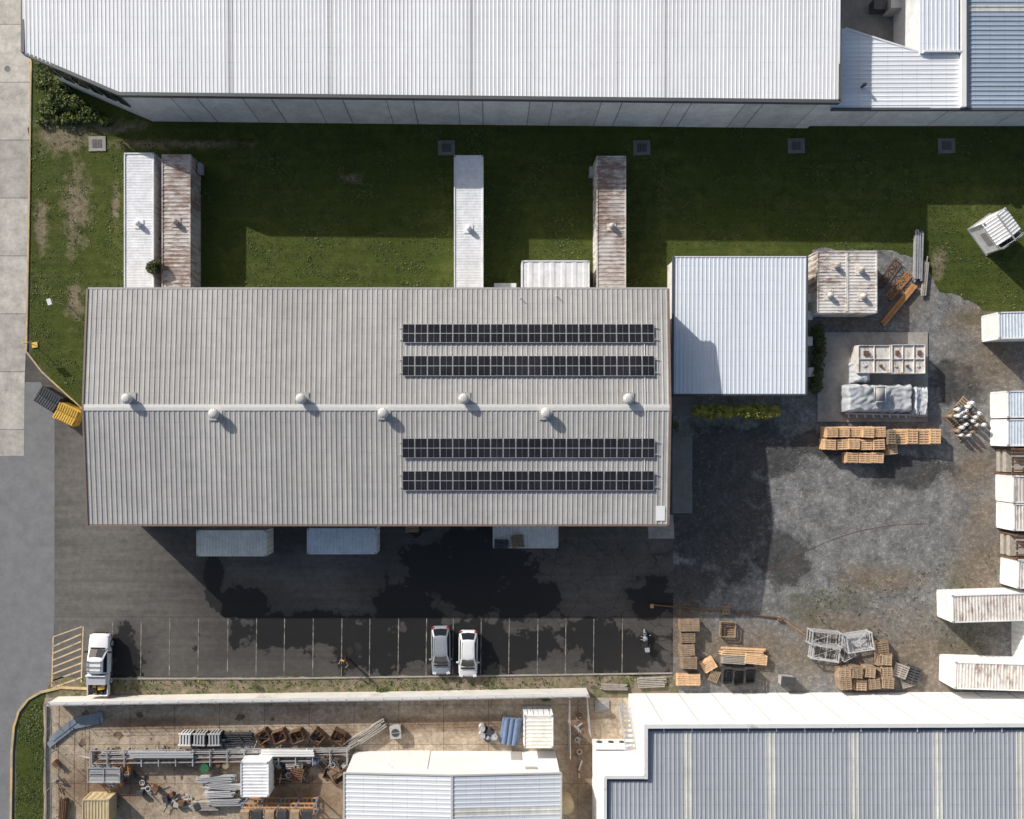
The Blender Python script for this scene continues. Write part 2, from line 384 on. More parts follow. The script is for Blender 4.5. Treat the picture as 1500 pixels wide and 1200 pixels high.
# line marking
b=MB()
def lm(a,c,w,mi=0,z=.0135):
    a=P(*a);c=P(*c);d=Vector((c[0]-a[0],c[1]-a[1],0)).normalized();n=Vector((-d.y,d.x,0))*w/2
    b.add([(a[0]+n.x,a[1]+n.y,z),(a[0]-n.x,a[1]-n.y,z),(c[0]-n.x,c[1]-n.y,z),(c[0]+n.x,c[1]+n.y,z)],[(0,1,2,3)],mi)
for x in (165,207,249,291,334,376,417,459,501,542,584,625,664,705,746,788,829,870,912):
    lm((x,906),(x-1,990),.075,0,.0155)
lm((122,918),(119,1000),.1,1,.0165); lm((78,933),(120,918),.1,1,.0175); lm((78,933),(76,1006),.1,1,.0165)
for k in range(7): lm((78,947+k*10),(119,929+k*10.6),.13,1,.0155+.0001*k)
b.build('parking_line_marking',['line','lineo'])
for (x,y) in((143,211),(654,217),(940,217),(1166,214),(1386,214)):
    X,Y=P(x,y); b=MB(); b.box((0,0,.05),(1.55,1.35,.10),0); b.box((0,0,.108),(.85,.75,.016),1)
    for k in range(6): b.box((-.35+k*.14,0,.12),(.03,.7,.01),0)
    b.build('drain_pit',['apron' if x>200 else 'slab','dsteel'],(X,Y,0),.02)
X,Y=P(11,101); b=MB(); b.cyl((0,0,0),(0,0,.02),.36,0,20); b.cyl((0,0,.02),(0,0,.024),.3,1,20); b.build('manhole_cover',['steel','apron'],(X,Y,.013))
def inpoly(x,y,pl):
    c=False;j=len(pl)-1
    for i in range(len(pl)):
        xi,yi=pl[i];xj,yj=pl[j]
        if (yi>y)!=(yj>y) and x<(xj-xi)*(y-yi)/(yj-yi)+xi: c=not c
        j=i
    return c
def tufts(name,pxpoly,n,smin,smax,mats,dens=None):
    xs=[p[0] for p in pxpoly];ys=[p[1] for p in pxpoly]; b=MB();k=0
    while k<n:
        px=R.uniform(max(0,min(xs)),min(1520,max(xs)));py=R.uniform(min(ys),max(ys)); k+=1
        if not inpoly(px,py,pxpoly): continue
        if dens and not dens(px,py): continue
        x,y=P(px,py)
        q=mnoise.noise(Vector((x*.35,y*.35,2)))+R.uniform(-.35,.35)
        if q<-.1: continue
        s=R.uniform(smin,smax)*(1+q*.5); mi=min(2,max(0,int((q+.45)*2.2+R.uniform(-.5,.5))))
        for j in range(3):
            t=R.uniform(0,6.28); dx,dy=math.cos(t)*s,math.sin(t)*s
            ex,ey=math.cos(t+1.7)*s*.35,math.sin(t+1.7)*s*.35
            b.add([(x-ex,y-ey,.015),(x+ex,y+ey,.015),(x+dx,y+dy,.03+s*R.uniform(.2,.6))],[(0,1,2)],mi)
    return b.build(name,mats,recalc=False)
tufts('grass',[(45,187),(1510,187),(1510,455),(1440,450),(1376,420),(1350,380),(1185,362),(985,362),(985,420),(130,430),(128,600),(44,510)],42000,.05,.16,['lf0','lf1','lf2'],
      lambda x,y: not(60<x<160 and 190<y<460 and R.random()<.5))
tufts('weeds',[(75,994),(985,990),(985,1008),(70,1018)],1700,.05,.18,['lf0','lf1','ly1'])
tufts('weeds',[(28,1050),(62,1022),(62,1200),(22,1200)],1500,.05,.16,['lf0','lf1','lf2'])
tufts('weeds',[(1180,870),(1480,800),(1490,960),(1180,930)],900,.05,.14,['lf0','lf1','ly0'])
b=MB()
for k in range(7200):
    if k<4600: px,py=R.uniform(1000,1500),R.uniform(430,1012)
    elif k<5600: px,py=R.uniform(75,985),R.uniform(994,1012)
    else: px,py=R.uniform(70,850),R.uniform(1035,1200)
    x,y=P(px,py)
    if mnoise.noise(Vector((x*.25,y*.25,7)))<-.05 and k<4600: continue
    s=R.choice((.02,.03,.03,.04,.06)); t=R.uniform(0,3)
    b.box((x,y,s*.3+.02),(s*R.uniform(.8,2),s,s*.8),R.choice((0,1,2,2)),t)
b.build('gravel',['apron','wg','wo'],recalc=False)

# ------------------------------------------------------------------ building A
A=empty('white_roofed_warehouse')
hA=6.6
a1=P(35,78,hA);a2=P(175,138,hA);a3=P(1230,149,hA); FY=62.0
def eaveA(x):
    if x<a2[0]: t=(x-a1[0])/(a2[0]-a1[0]); return a1[1]+(a2[1]-a1[1])*t
    t=(x-a2[0])/(a3[0]-a2[0]); return a2[1]+(a3[1]-a2[1])*t
zA=lambda x,y: hA+.02+(y-27)*.025
def mfA(x):
    px=CX+x*S/.91
    for c,w in((338,5),(483,3.5),(690,2),(905,2),(975,2.5)):
        if abs(px-c)<w: return 1
    return 0
b=MB(); b.corr(a1[0],a3[0],.33,eaveA,FY,zA,hh=.022,matfn=mfA); b.build('roof',['roofA','roofAs'],parent=A)
b=MB(); b.prism([(a1[0]+.15,a1[1]+.1),(a2[0]+.1,a2[1]+.2),(a3[0]-.15,a3[1]+.2),(a3[0]-.15,FY),(a1[0]+.15,FY)],0,hA-.12,0,False)
b.build('walls',['wallc'],parent=A)
b=MB(); b.path([(a1[0],FY),(a1[0],a1[1]),(a2[0],a2[1]),(a3[0],a3[1]),(a3[0],FY)],.28,hA-.35,hA+.13)
b.path([(a1[0],FY),(a1[0],a1[1])],.3,hA+.13,hA+.2); b.build('gutter',['gut'],parent=A)
b=MB()
for k in range(6):
    t=(k+.5)/6.5; p=Vector((a1[0],a1[1],0)).lerp(Vector((a2[0],a2[1],0)),t); d=(Vector((a2[0],a2[1],0))-Vector((a1[0],a1[1],0))).normalized()
    ang=math.atan2(d.y,d.x); b.box((p.x+.06,p.y+.10,3.9),(.9,.12,2.4),0,ang)
b.build('windows',['glass'],parent=A)
b=MB()
for px in (281,392,498,603,707,812,915,1018,1125):
    x,_=P(px,150,hA); b.box((x,eaveA(x)+.19,hA/2-.2),(.05,.03,hA-.5))
b.build('panel_joints',['gut'],parent=A)

# ------------------------------------------------------------------ building A2
hB=4.5
A2=empty('annex_building')
w=[P(*p,hB) for p in((1238,42),(1350,78),(1406,78),(1406,159),(1222,159))]
yb=w[4][1]; yt=w[0][1]
def xend(y):
    return w[2][0] if y<w[1][1] else w[0][0]+(w[1][0]-w[0][0])*(w[0][1]-y)/(w[0][1]-w[1][1])
b=MB(); b.corr(yb,yt,.38,a3[0]+.1,xend,lambda x,y:hB+.01*(x-30),ax='y',hh=.03); b.build('lower_roof',['roofW'],parent=A2)
q0=P(1348,78,hB+.3);q1=P(1405,78,hB+.3)
b=MB(); b.corr(q0[0],q1[0],.38,q0[1],q0[1]+22,lambda x,y:hB+.3,hh=.03); b.build('link_roof',['roofC'],parent=A2)
q2=P(1413,158,hB+.1); b=MB(); b.corr(q2[1],q2[1]+30,.40,q2[0],q2[0]+40,lambda x,y:hB+.1,ax='y',hh=.05,matfn=lambda y:1 if abs(y-(q2[1]+8.6))<.3 else 0); b.build('blue_roof',['roofBl','roofEs'],parent=A2)
b=MB(); b.prism([(a3[0]+.05,yb+.15),(q2[0]+40,yb+.15),(q2[0]+40,FY),(w[2][0]+.1,FY),(w[2][0]+.1,w[1][1]-.1),(w[1][0],w[1][1]-.15),(w[0][0],w[0][1]-.15),(a3[0]+.05,w[0][1]-.15)],0,hB-.15,0,False)
b.prism([(q0[0]+.05,q0[1]),(q1[0],q0[1]),(q1[0],FY),(q0[0]+.05,FY)],0,hB+.2,0,False)
b.build('walls',['wallc'],parent=A2)
b=MB(); b.path([(a3[0]+.2,yb-.05),(q2[0]+40,yb-.05)],.2,hB-.25,hB+.08,0); b.path([(w[3][0]+.12,yb),(w[3][0]+.12,FY)],.42,hB-.2,hB+.42,1)
b.path([(w[3][0]+.45,yb),(w[3][0]+.45,FY)],.18,hB,hB+.36,0); b.path([(w[1][0],w[1][1]),(w[2][0],w[1][1])],.14,hB,hB+.45,1)
b.path([w[0],w[1]],.14,hB-.1,hB+.1,1)
b.build('trim',['gut','cap'],parent=A2)
def vent(b,x,y,z,r=.42,mi=0,ph=.35):
    b.cyl((x,y,z),(x,y,z+ph),r*.72,mi,16)
    b.lathe((x,y,z+ph),[(r*.72,0),(r*.98,.10),(r*1.05,.24),(r*.92,.38),(r*.6,.47),(r*.2,.50)],mi,28,.09)
b=MB(); x,y=P(1262,128,hB); vent(b,x,y,hB,.15); b.build('roof_vent',['dsteel'],parent=A2)
b=MB(); 
for k in range(3):
    x,y=P(1290+k*20,6+k*3,1); b.box((x,y,.5+.3*k),(1.2,.9,1.0+.6*k),k%2)
b.build('rear_yard_stillage',['dsteel','gutl'])

# ------------------------------------------------------------------ building B (main)
B=empty('main_factory_building')
hM=6.0;hR=6.75
xl,yn=P(129,424,hM); xr,ys=P(978,768,hM); _,yr=P(0,597,hR)
def zB(x,y):
    return hR-(hR-hM)*((y-yr)/(yn-yr) if y>yr else (yr-y)/(yr-ys))
b=MB(); b.corr(xl,xr,.42,yr,yn,zB,hh=.036,rib=.26); b.corr(xl,xr,.42,ys,yr,zB,hh=.036,rib=.26); b.build('roof',['roofB'],parent=B)
b=MB()
b.slab(xl,xr,yr-.26,yr,zB,.044,.062); b.slab(xl,xr,yr,yr+.26,zB,.044,.062); b.build('ridge_cap',['ventw'],parent=B)
b=MB()
for x in (xl-.06,xr+.06):
    b.slab(x-.08,x+.08,ys-.05,yr,zB,-.15,.07,1); b.slab(x-.08,x+.08,yr,yn+.05,zB,-.15,.07,1)
b.box(((xl+xr)/2,yn+.09,hM-.06),(xr-xl,.16,.16),0); b.box(((xl+xr)/2,ys-.09,hM-.06),(xr-xl,.16,.16),1)
b.build('gutters',['gutl','brownflash'],parent=B)
b=MB(); i=.25
pl=[(xl+i,ys+.7),(xr-i,ys+.7),(xr-i,yn-.4),(xl+i,yn-.4)]; b.prism(pl,0,hM-.12,0,False)
for x in (xl+i,xr-i): b.add([(x,ys+.7,hM-.12),(x,yn-.4,hM-.12),(x,yr,hR-.1)],[(0,1,2)])
b.build('walls',['clad'],parent=B)
b=MB()
for k in range(6): b.box((xl+5+k*7.6,ys+.68,2.1),(4,.08,4.2),0)
for k in range(3): b.box((xr-.24,ys+4+k*5,1.8),(.06,3,3.6),0)
b.build('roller_doors',['gutl'],parent=B)
b=MB()
for (px,py) in((184,584),(312,606),(440,584),(561,605),(679,584),(800,605),(921,584)):
    x,y=P(px,py,hR+.7); vent(b,x,y,zB(x,y),.44); b.box((x,y,zB(x,y)+.04),(1.1,1.1,.06),1)
b.build('roof_ventilators',['ventw','roofB'],parent=B,smooth=False)
b=MB()
for (t0,t1) in((474,502),(521,551),(642,671),(690,719)):
    X0,Y1=P(589,t0,6.65);X1,Y0=P(959,t1,6.65); n=20; pw=(X1-X0)/n
    for k in range(n):
        xa=X0+k*pw+.014; xb=X0+(k+1)*pw-.014
        b.slab(xa,xb,Y0,Y1,zB,.14,.18,1)
        ym=(Y0+Y1)/2; xm_=(xa+xb)/2
        for (u0,u1) in((xa+.03,xm_-.008),(xm_+.008,xb-.03)):
            b.slab(u0,u1,Y0+.035,ym-.022,zB,.18,.184,0); b.slab(u0,u1,ym+.022,Y1-.035,zB,.18,.184,0)
    for yy in (Y0+.3,Y1-.3): b.slab(X0-.35,X1+.35,yy-.03,yy+.03,zB,.10,.14,1)
b.build('solar_panels',['pv','alu'],parent=B)
b=MB(); x0,y1=P(961,741,hM+.1);x1,y0=P(974,763,hM+.1); b.slab(x0,x1,y0,y1,zB,.045,.06,0)
for (px,py) in((762,437),(815,434)):
    x,y=P(px,py,hM); b.cyl((x,y,zB(x,y)),(x,y,zB(x,y)+.4),.04,0,8)
x,_=P(944,0,6.5)
for (pa,pb) in((502,521),(551,597),(597,642),(671,690)):
    ya=P(0,pa,6.5)[1];yb2=P(0,pb,6.5)[1]; b.slab(x-.03,x+.03,yb2,ya,zB,.066,.085,0)
b.build('roof_patch_and_conduit',['cap'],parent=B)

# ------------------------------------------------------------------ building C
C=empty('office_annex'); hC=3.0
x0,y1=P(986,378,hC);x1,y0=P(1180,577,hC)
zC=lambda x,y:hC+.02*(y-y0)
b=MB(); b.corr(x0,x1,.36,y0,y1,zC,hh=.028); b.build('roof',['roofC'],parent=C)
b=MB(); b.prism([(x0+.15,y0+.15),(x1-.25,y0+.15),(x1-.25,y1-.1),(x0+.15,y1-.1)],0,hC-.08,0,False); b.build('walls',['wallb'],parent=C)
b=MB(); b.slab(x0-.12,x0+.04,y0-.1,y1+.1,zC,-.15,.08); b.slab(x1-.04,x1+.12,y0-.1,y1+.1,zC,-.15,.08); b.box(((x0+x1)/2,y0-.07,hC-.05),(x1-x0-.1,.13,.14)); b.box(((x0+x1)/2,y1+.05,zC(0,y1)),(x1-x0-.1,.1,.1),1)
b.build('gutters',['gut','cap'],parent=C)
b=MB()
for k in range(4): b.box((x0+2+k*2.8,y0+.13,1.5),(1.6,.06,1.0),0)
b.box((x1-.22,y0+4,1.05),(.06,.9,2.1),1); b.build('windows_and_door',['glass','gutl'],parent=C)
b=MB()
for (px,py) in ((1186,437),(1186,462),(1186,500),(1188,545)):
    x,y=P(px,py,1); b.box((x,y,.75),(.45,.8,.7),0); b.cyl((x+.23,y,.75),(x+.25,y,.75),.26,1,14)
b.build('air_conditioners',['cap','dsteel'],parent=C)
b=MB(); x,y=P(1000,590,.3); b.box((x,y,.15),(2.0,1.2,.3)); b.box((x,y-.8,.08),(2.0,.5,.16)); b.build('entry_steps',['apron'],parent=C)

# ------------------------------------------------------------------ containers
def container(name,px,py,L,W,ang,mt,ms=None,h=2.6,vents=(),pitch=.28,door=True,z0=0,hh=.03):
    ms=ms or mt; b=MB(); hl,hw=L/2,W/2
    b.corr(-hl+.08,hl-.08,pitch,-hw+.06,hw-.06,lambda x,y:h-.05,hh=hh,rib=.36)
    n=int(L/.28)
    for sgn in(-1,1):
        vs=[]
        for k in range(2*n+1):
            x=-hl+.1+(L-.2)*k/(2*n); o=.04 if (k//1)%4 in(1,2) else 0
            vs+=[(x,sgn*(hw-.03-o),.15),(x,sgn*(hw-.03-o),h-.08)]
        b.add(vs,[(2*k,2*k+2,2*k+3,2*k+1) for k in range(2*n)],1)
    b.box((-hl+.05,0,h/2),(.05,W-.12,h-.2),1); b.box((hl-.05,0,h/2),(.05,W-.12,h-.2),1)
    b.box((0,0,.13),(L-.1,W-.1,.1),1)
    for s in(-1,1):
        for z in(.08,h-.04): b.box((0,s*(hw-.05),z),(L-.3,.1,.12),1)
        for z in(.085,h-.045): b.box((s*(hl-.05),0,z),(.1,W-.3,.12),1)
        for t in(-1,1):
            b.box((s*(hl-.07),t*(hw-.07),h/2),(.13,.13,h-.24),1)
            for z in(.07,h-.05): b.box((s*(hl-.085),t*(hw-.085),z),(.18,.17,.14),2)
    if door:
        for t in(-.75,-.35,.35,.75): b.cyl((hl+.01,t*hw,.2),(hl+.01,t*hw,h-.15),.02,2,6)
        b.box((hl-.02,0,h/2),(.02,.03,h-.3),2)
    for (vx,vy) in vents: vent(b,vx,vy,h-.04,.24,1,.06); b.box((vx,vy,h-.01),(.8,.8,.04),1)
    x,y=P(px,py,h+z0)
    return b.build(name,[mt,ms,'steel'],(x,y,z0),ang)
q=math.pi/2
container('shipping_container',203.5,325,12.2,2.65,q,'cwc','cwc',vents=((-.2,0),),pitch=.24,hh=.01)
container('shipping_container',258,326,12.0,2.55,q,'cr','cr',vents=((0,0),),pitch=.36)
container('shipping_container',686.5,327,12.0,2.6,q,'cwc','cwc',vents=((-.5,0),),pitch=.24,hh=.01)
container('shipping_container',895.5,328,12.0,2.6,q,'cr','cr2',vents=((-.2,0),),pitch=.36)
container('shipping_container',814,404,6.0,2.7,0,'cwc','cwc',pitch=.95,hh=.03)
container('shipping_container',339,796,6.2,2.3,.0,'cc','cc',h=2.4)
container('shipping_container',500.5,793,6.15,2.3,0,'cb','cb',h=2.4)
container('shipping_container',770,785,5.8,2.2,0,'cw','cw',h=2.3)
container('shipping_container',1219,413,5.5,2.65,q,'cr2','cr2',vents=((-1.2,.3),(1.4,-.3)))
container('shipping_container',1263,413,5.5,2.65,q,'cr2','cr2',vents=((-1.3,0),(1.0,.2)))
container('shipping_container',1513,476,6.0,2.4,.02,'cb','cw')
container('shipping_container',1526,592,6.0,2.4,.01,'cb','cw',hh=.02); container('shipping_container',1526,634,6.0,2.4,.0,'cb','cwc',hh=.02)
container('shipping_container',1530,717,5.5,2.4,.0,'cr','cw'); container('shipping_container',1531,758,5.5,2.4,.0,'cr2','cw')
container('shipping_container',1533,843,5,2.5,-.03,'cr2','cw')
container('shipping_container',1475,890,9.6,2.45,.03,'cr2','cw')
container('shipping_container',1528,940,4.0,2.3,q,'cw','cw')
container('shipping_container',1482,992,10.0,2.4,-.03,'cr2','cwc')
container('shipping_container',789,1072,2.9,2.6,q,'cc','cwc',h=2.5,pitch=.35)
container('shipping_container',373,1142,3.1,2.5,q,'cwc','cwc',h=2.5,door=False)
container('shipping_container',140,1190,2.4,2.3,.0,'ct','ct',h=1.6,door=False)
def slats(px,py,L,W):
    b=MB(); n=int(W/.3)
    for k in range(n): b.box((0,-W/2+(k+.5)*W/n,2.6),(L,.13,.08),k%3//2)
    for s in(-1,1): b.box((s*(L/2-.2),0,2.5),(.1,W,.1),0)
    for s in(-1,1):
        for t in(-1,1): b.box((s*(L/2-.2),t*(W/2-.1),1.22),(.12,.12,2.44),0)
    for z in(.3,1.2): b.box((0,0,z),(L*.8,W*.8,.5),1)
    x,y=P(px,py,2.6); b.build('steel_stillage',['rsteel','wg'],(x,y,0))
slats(1503,676,2.6,2.5); slats(1506,802,2.2,2.3)

# ------------------------------------------------------------------ small stock
def pallet(b,x,y,z,L,W,rz,mi=0,n=6):
    Mx=Matrix.Rotation(rz,3,'Z')
    def bx(c,d,m=mi):
        c=Mx@Vector(c); b.box((c.x+x,c.y+y,c.z+z),d,m,rz)
    sw=W/n*.60
    for k in range(n): bx((0,-W/2+W/n*(k+.5),.125),(L,sw,.022))
    for k in(-1,0,1): bx((k*(L/2-.06),0,.065),(.09,W,.095))
    for k in(-1,0,1): bx((0,k*(W/2-.06),.008),(L,.1,.016))
def stack(name,px,py,n,L,W,rz,mat,z0=0,nn=6,jit=.05):
    h=n*.14; x,y=P(px,py,h+z0); b=MB()
    for k in range(n): pallet(b,R.uniform(-jit,jit),R.uniform(-jit,jit),k*.14,L,W,R.uniform(-.04,.04),0,nn)
    return b.build(name,[mat],(x,y,z0),rz)
for k in range(5): stack('wooden_pallet_stack',1219+k*17.6,633,10-(k%3),1.02,.95,R.uniform(-.04,.04),'wn',0,5)
for k in range(5): stack('wooden_pallet_stack',1217+k*17.6,651,9-(k%2),1.02,.95,R.uniform(-.04,.04),'wn',0,5)
for k in range(3): stack('wooden_pallet_stack',1248+k*19,671,7,1.1,.95,R.uniform(-.04,.04),'wn',0,5)
for k in range(4): stack('wooden_pallet_stack',1320+k*17,640,7+k%2,.98,1.35,R.uniform(-.03,.03),'wn')
stack('wooden_pallet_stack',1306,640,10,.7,1.3,.02,'wo'); stack('wooden_pallet_stack',1307,659,6,.9,.9,.1,'wn')
for (px,py,n,L,W,rz,m) in((1011,917,6,1.8,.95,.05,'wo'),(1008,935,5,1.3,.9,0,'wo'),(1007,953,6,1.25,1.0,.1,'wo'),(1010,972,7,1.3,1.1,-.05,'wo'),
    (1009,997,5,2.1,1.0,0,'wn'),(1038,974,3,1.2,1.1,.5,'wn'),(1047,991,2,1.0,.9,1.2,'wo'),(1320,984,5,1.3,1.2,-.4,'wg'),(1338,990,4,1.2,1.5,-.3,'dsteel'),(1330,1000,2,1.2,1.0,.3,'wg'),
    (1293,950,6,1.2,1.2,.1,'wo'),(1296,967,6,1.3,1.2,-.1,'wo'),(1075,966,3,2.1,.9,-.04,'wg'),(1107,967,4,2.0,.9,-.08,'wn')):
    stack('wooden_pallet_stack',px,py,n,L,W,rz,m)
def beams(name,px,py,n,L,w,rz,mat,z0=0,gap=1.2,layers=1,jit=.1):
    b=MB()
    for l in range(layers):
        for k in range(n):
            o=R.uniform(-jit,jit)*L*.3
            b.box((o,(k-(n-1)/2)*w*gap,.1+l*w*1.02+w/2),(L*R.uniform(.9,1),w,w*.98),0,R.uniform(-.02,.02)*jit*5)
    for s in(-.35,.35): b.box((s*L,0,.05),(.1,n*w*gap,.1),0)
    x,y=P(px,py,z0+.3); return b.build(name,[mat],(x,y,z0),rz)
beams('timber_beams',1088,955,4,4.1,.12,-.05,'wn',.0,1.6,3,.15)
beams('orange_steel_beam',1317,446,2,4.7,.24,.88,'osteel',0,1.15,1,0)
beams('steel_bars',1345,375,4,4.5,.12,1.55,'steel',0,1.7,3,.2)
beams('steel_bars',1356,405,3,3.3,.10,1.45,'wg',0,1.6,2,.3)
def truss(name,px,py,L,W,rz,mat,z=.5,n=6,t=.05):
    b=MB()
    for zz in(.05,z):
        for s in(-1,1): b.beam((-L/2,s*W/2,zz),(L/2,s*W/2,zz),t,t)
        for k in range(n+1): b.beam((-L/2+L*k/n,-W/2,zz),(-L/2+L*k/n,W/2,zz),t*.8,t*.8)
        for k in range(n): b.beam((-L/2+L*k/n,-W/2*(-1)**k,zz+.001*k),(-L/2+L*(k+1)/n,W/2*(-1)**k,zz+.001*k),t*.7,t*.7)
    for k in range(n+1):
        for s in(-1,1): b.beam((-L/2+L*k/n,s*W/2,.05),(-L/2+L*k/n,s*W/2,z),t*.8,t*.8)
    x,y=P(px,py,z); return b.build(name,[mat],(x,y,0),rz)
truss('orange_truss',1304,400,2.9,.6,.95,'rsteel',.45,5); truss('orange_truss',1318,418,2.9,.6,.85,'osteel',.4,5)
b=MB(); p=[P(*k,.2) for k in((952,886),(1064,896),(1140,905))]; b.path(p,.09,.1,.2,0); b.path([P(1140,903,.15),P(1182,932,.15)],.07,.05,.14,1)
b.box((*P(955,888,.2),.2),(.3,.35,.2),1); b.box((*P(1142,907,.2),.2),(.4,.25,.2),0)
b.build('rusty_steel_beam',['rsteel','osteel'])
stack('wooden_pallet_stack',1064,894,2,.7,.8,.1,'wo')
def crate(name,px,py,L,W,h,rz,mat,z0=0,lid=False):
    b=MB(); 
    for k in range(max(2,int(h/.18))):
        z=.12+k*.18
        for s in(-1,1): b.box((0,s*W/2,z),(L,.03,.12)); b.box((s*L/2,0,z),(.03,W-.04,.12))
    for s in(-1,1):
        for t in(-1,1): b.box((s*(L/2-.05),t*(W/2-.05),h/2),(.08,.08,h))
    n=max(3,int(W/.16))
    for k in range(n): b.box((0,-W/2+W*(k+.5)/n,h+.02 if lid else .06),(L-.06,W/n*.7,.025))
    if lid: 
        for s in(-1,0,1): b.box((s*L*.38,0,h+.05),(.09,W,.03))
    x,y=P(px,py,h+z0); return b.build(name,[mat],(x,y,z0),rz)
crate('wooden_crate',1067,923,1.4,1.35,.6,-.05,'wo')
for (px,py,m) in((1238,988,'brn'),(1256,986,'wo'),(1275,985,'brn'),(1240,1003,'wo'),(1262,1004,'brn'),(1282,1002,'wo'),(1300,985,'brn'),(1302,1001,'wo'),(1299,967,'brn')):
    crate('wooden_crate',px,py,1.02,.95,R.uniform(1.0,1.4),R.uniform(-.1,.1),m,lid=True)
for (px,py) in((1068,992),(1084,994),(1101,992)): crate('wooden_crate',px,py,1.0,1.4,1.0,R.uniform(-.05,.05),'dsteel',lid=False)
def cage(name,px,py,L,W,h,rz,mat,n=5,inf=True,t=.06):
    b=MB()
    for z in(.08,h*.5,h):
        for s in(-1,1): b.beam((-L/2,s*W/2,z),(L/2,s*W/2,z),t,t); b.beam((s*L/2,-W/2,z),(s*L/2,W/2,z),t,t)
    for s in(-1,1):
        for u in(-1,1): b.beam((s*L/2,u*W/2,0),(s*L/2,u*W/2,h+.05),t*1.3,t*1.3)
    for k in range(1,n):
        x=-L/2+L*k/n; b.beam((x,-W/2,.09),(x,W/2,.09),.03,.03)
        for s in(-1,1): b.beam((x,s*W/2,.1),(x,s*W/2,h),.025,.025)
    b.beam((0,-W/2,h+.005),(0,W/2,h+.005),.05,.05); b.beam((-L/2,-W/2,.5),(L/2,W/2,.52),.05,.05)
    if inf: b.box((0,0,.14),(L*.9,W*.85,.06))
    x,y=P(px,py,h); return b.build(name,[mat],(x,y,0),rz)
cage('steel_stillage',1212,937,2.7,1.2,1.3,-.1,'alu',5,False,.09); cage('steel_stillage',1210,958,2.4,1.2,.9,-.15,'alu',5,False,.09)
cage('steel_stillage',1260,942,2.3,1.5,1.1,.15,'alu',5,True,.09); cage('steel_stillage',1240,955,1.2,1.4,.8,.5,'steel',4,False)
b=MB(); b.box((0,0,.5),(1.2,.8,.9)); b.box((0,0,.98),(1.3,.9,.07),1); b.box((0,-.2,1.03),(.9,.1,.04),1); b.cyl((-.5,-.42,.1),(-.5,.42,.1),.1,2,10); x,y=P(1155,999,1); b.build('rubbish_bin',['gutl','dsteel','blk'],(x,y,0),-.1)
stack('wooden_pallet_stack',758,794,4,1.05,1.1,.1,'wo',2.3); stack('wooden_pallet_stack',735,797,2,1.2,.8,0,'dsteel',2.3)
stack('wooden_pallet_stack',603,772,8,1.1,1.0,.05,'wo')
b=MB(); x,y=P(740,421,1.2); b.box((0,0,.5),(1.9,.7,1.0)); b.box((0,0,1.03),(2.0,.8,.06)); b.box((0,-.36,.5),(.05,.04,.8),1); b.build('electrical_cabinet',['cap','dsteel'],(x,y,0))
b=MB(); x,y=P(868,250,1.0); b.box((0,0,.5),(.5,.8,.9)); b.cyl((-.26,0,.5),(-.24,0,.5),.25,1,14); b.build('air_conditioner_unit',['gutl','dsteel'],(x,y,0))
b=MB(); x,y=P(291,245,1.4); b.box((0,0,.9),(.35,.9,.7)); b.box((0,0,.3),(.3,.8,.5),1); b.build('air_conditioner_unit',['gutl','dsteel'],(x,y,0))
def skip(name,px,py,L,W,h,rz,mat,lid):
    b=MB(); t=.05
    def tr(x,y,z): return (x*(.82 if z<.3 else 1),y,z)
    vs=[tr(sx*L/2,sy*W/2,z) for z in(.12,h) for sx,sy in((-1,-1),(1,-1),(1,1),(-1,1))]
    b.add(vs,[(0,1,5,4),(1,2,6,5),(2,3,7,6),(3,0,4,7),(0,3,2,1)],0)
    for s in(-1,1): b.box((0,s*W/2,h),(L+.1,.1,.1),0); b.box((s*L/2,0,h+.002),(.1,W-.1,.1),0)
    for k in range(-3,4):
        for s in(-1,1): b.box((k*L*.13,s*(W/2+.03),h*.55),(.07,.06,h*.7),0)
    for s in(-1,1):
        rot=Matrix.Rotation(s*.12,3,'X'); b.box((0,s*W*.25,h+.13),(L*.98,W*.47,.04),1,rot=rot)
        for k in range(-4,5): b.box((k*L*.11,s*W*.25,h+.17),(.05,W*.45,.035),1,rot=rot)
    for s in(-1,1):
        for t2 in(-1,1): b.cyl((s*L*.33-.05,t2*W*.35,.08),(s*L*.33+.05,t2*W*.35,.08),.08,2,10)
    x,y=P(px,py,h); return b.build(name,[mat,lid,'blk'],(x,y,0),rz)
skip('skip_bin',71,585,2.1,1.5,1.5,-.55,'dsteel','gut'); skip('skip_bin',98,607,2.0,1.5,1.5,-.45,'yel','yel')
b=MB(); L=2.7;W=2.3;h=2.2
b.prism([(-L/2,-W/2),(L/2,-W/2),(L/2,W/2),(-L/2,W/2)],.1,h,0,False)
zg=lambda x,y:h+.45*(1-abs(y)/(W/2+.15))
b.corr(-L/2-.1,L/2-.4,.3,-W/2-.15,0,zg,hh=.03); b.corr(-L/2-.1,L/2-.4,.3,0,W/2+.15,zg,hh=.03)
for s in(-1,1): b.add([(s*L/2,-W/2,h),(s*L/2,W/2,h),(s*L/2,0,h+.4)],[(0,1,2)],0)
b.box((L/2+.02,0,1.1),(.05,1.0,2.0),1); b.box((0,-W/2-.02,1.4),(1.2,.05,.8),1)
for s in(-1,1):
    for t in(-1,1): b.box((s*L/2,t*W/2,h/2+.1),(.12,.12,h+.2),2)
b.beam((L/2+.1,-W/2,h+.1),(L/2+.1,W/2,h+.1),.1,.1,2); b.beam((-L/2,0,h+.5),(L/2+.1,0,h+.5),.12,.05,2)
b.box((0,0,.08),(L+.3,W+.3,.12),2)
x,y=P(1472,334,2.5); b.build('tilted_site_shed',['cw','gutl','steel'],(x,y,0),-.95)
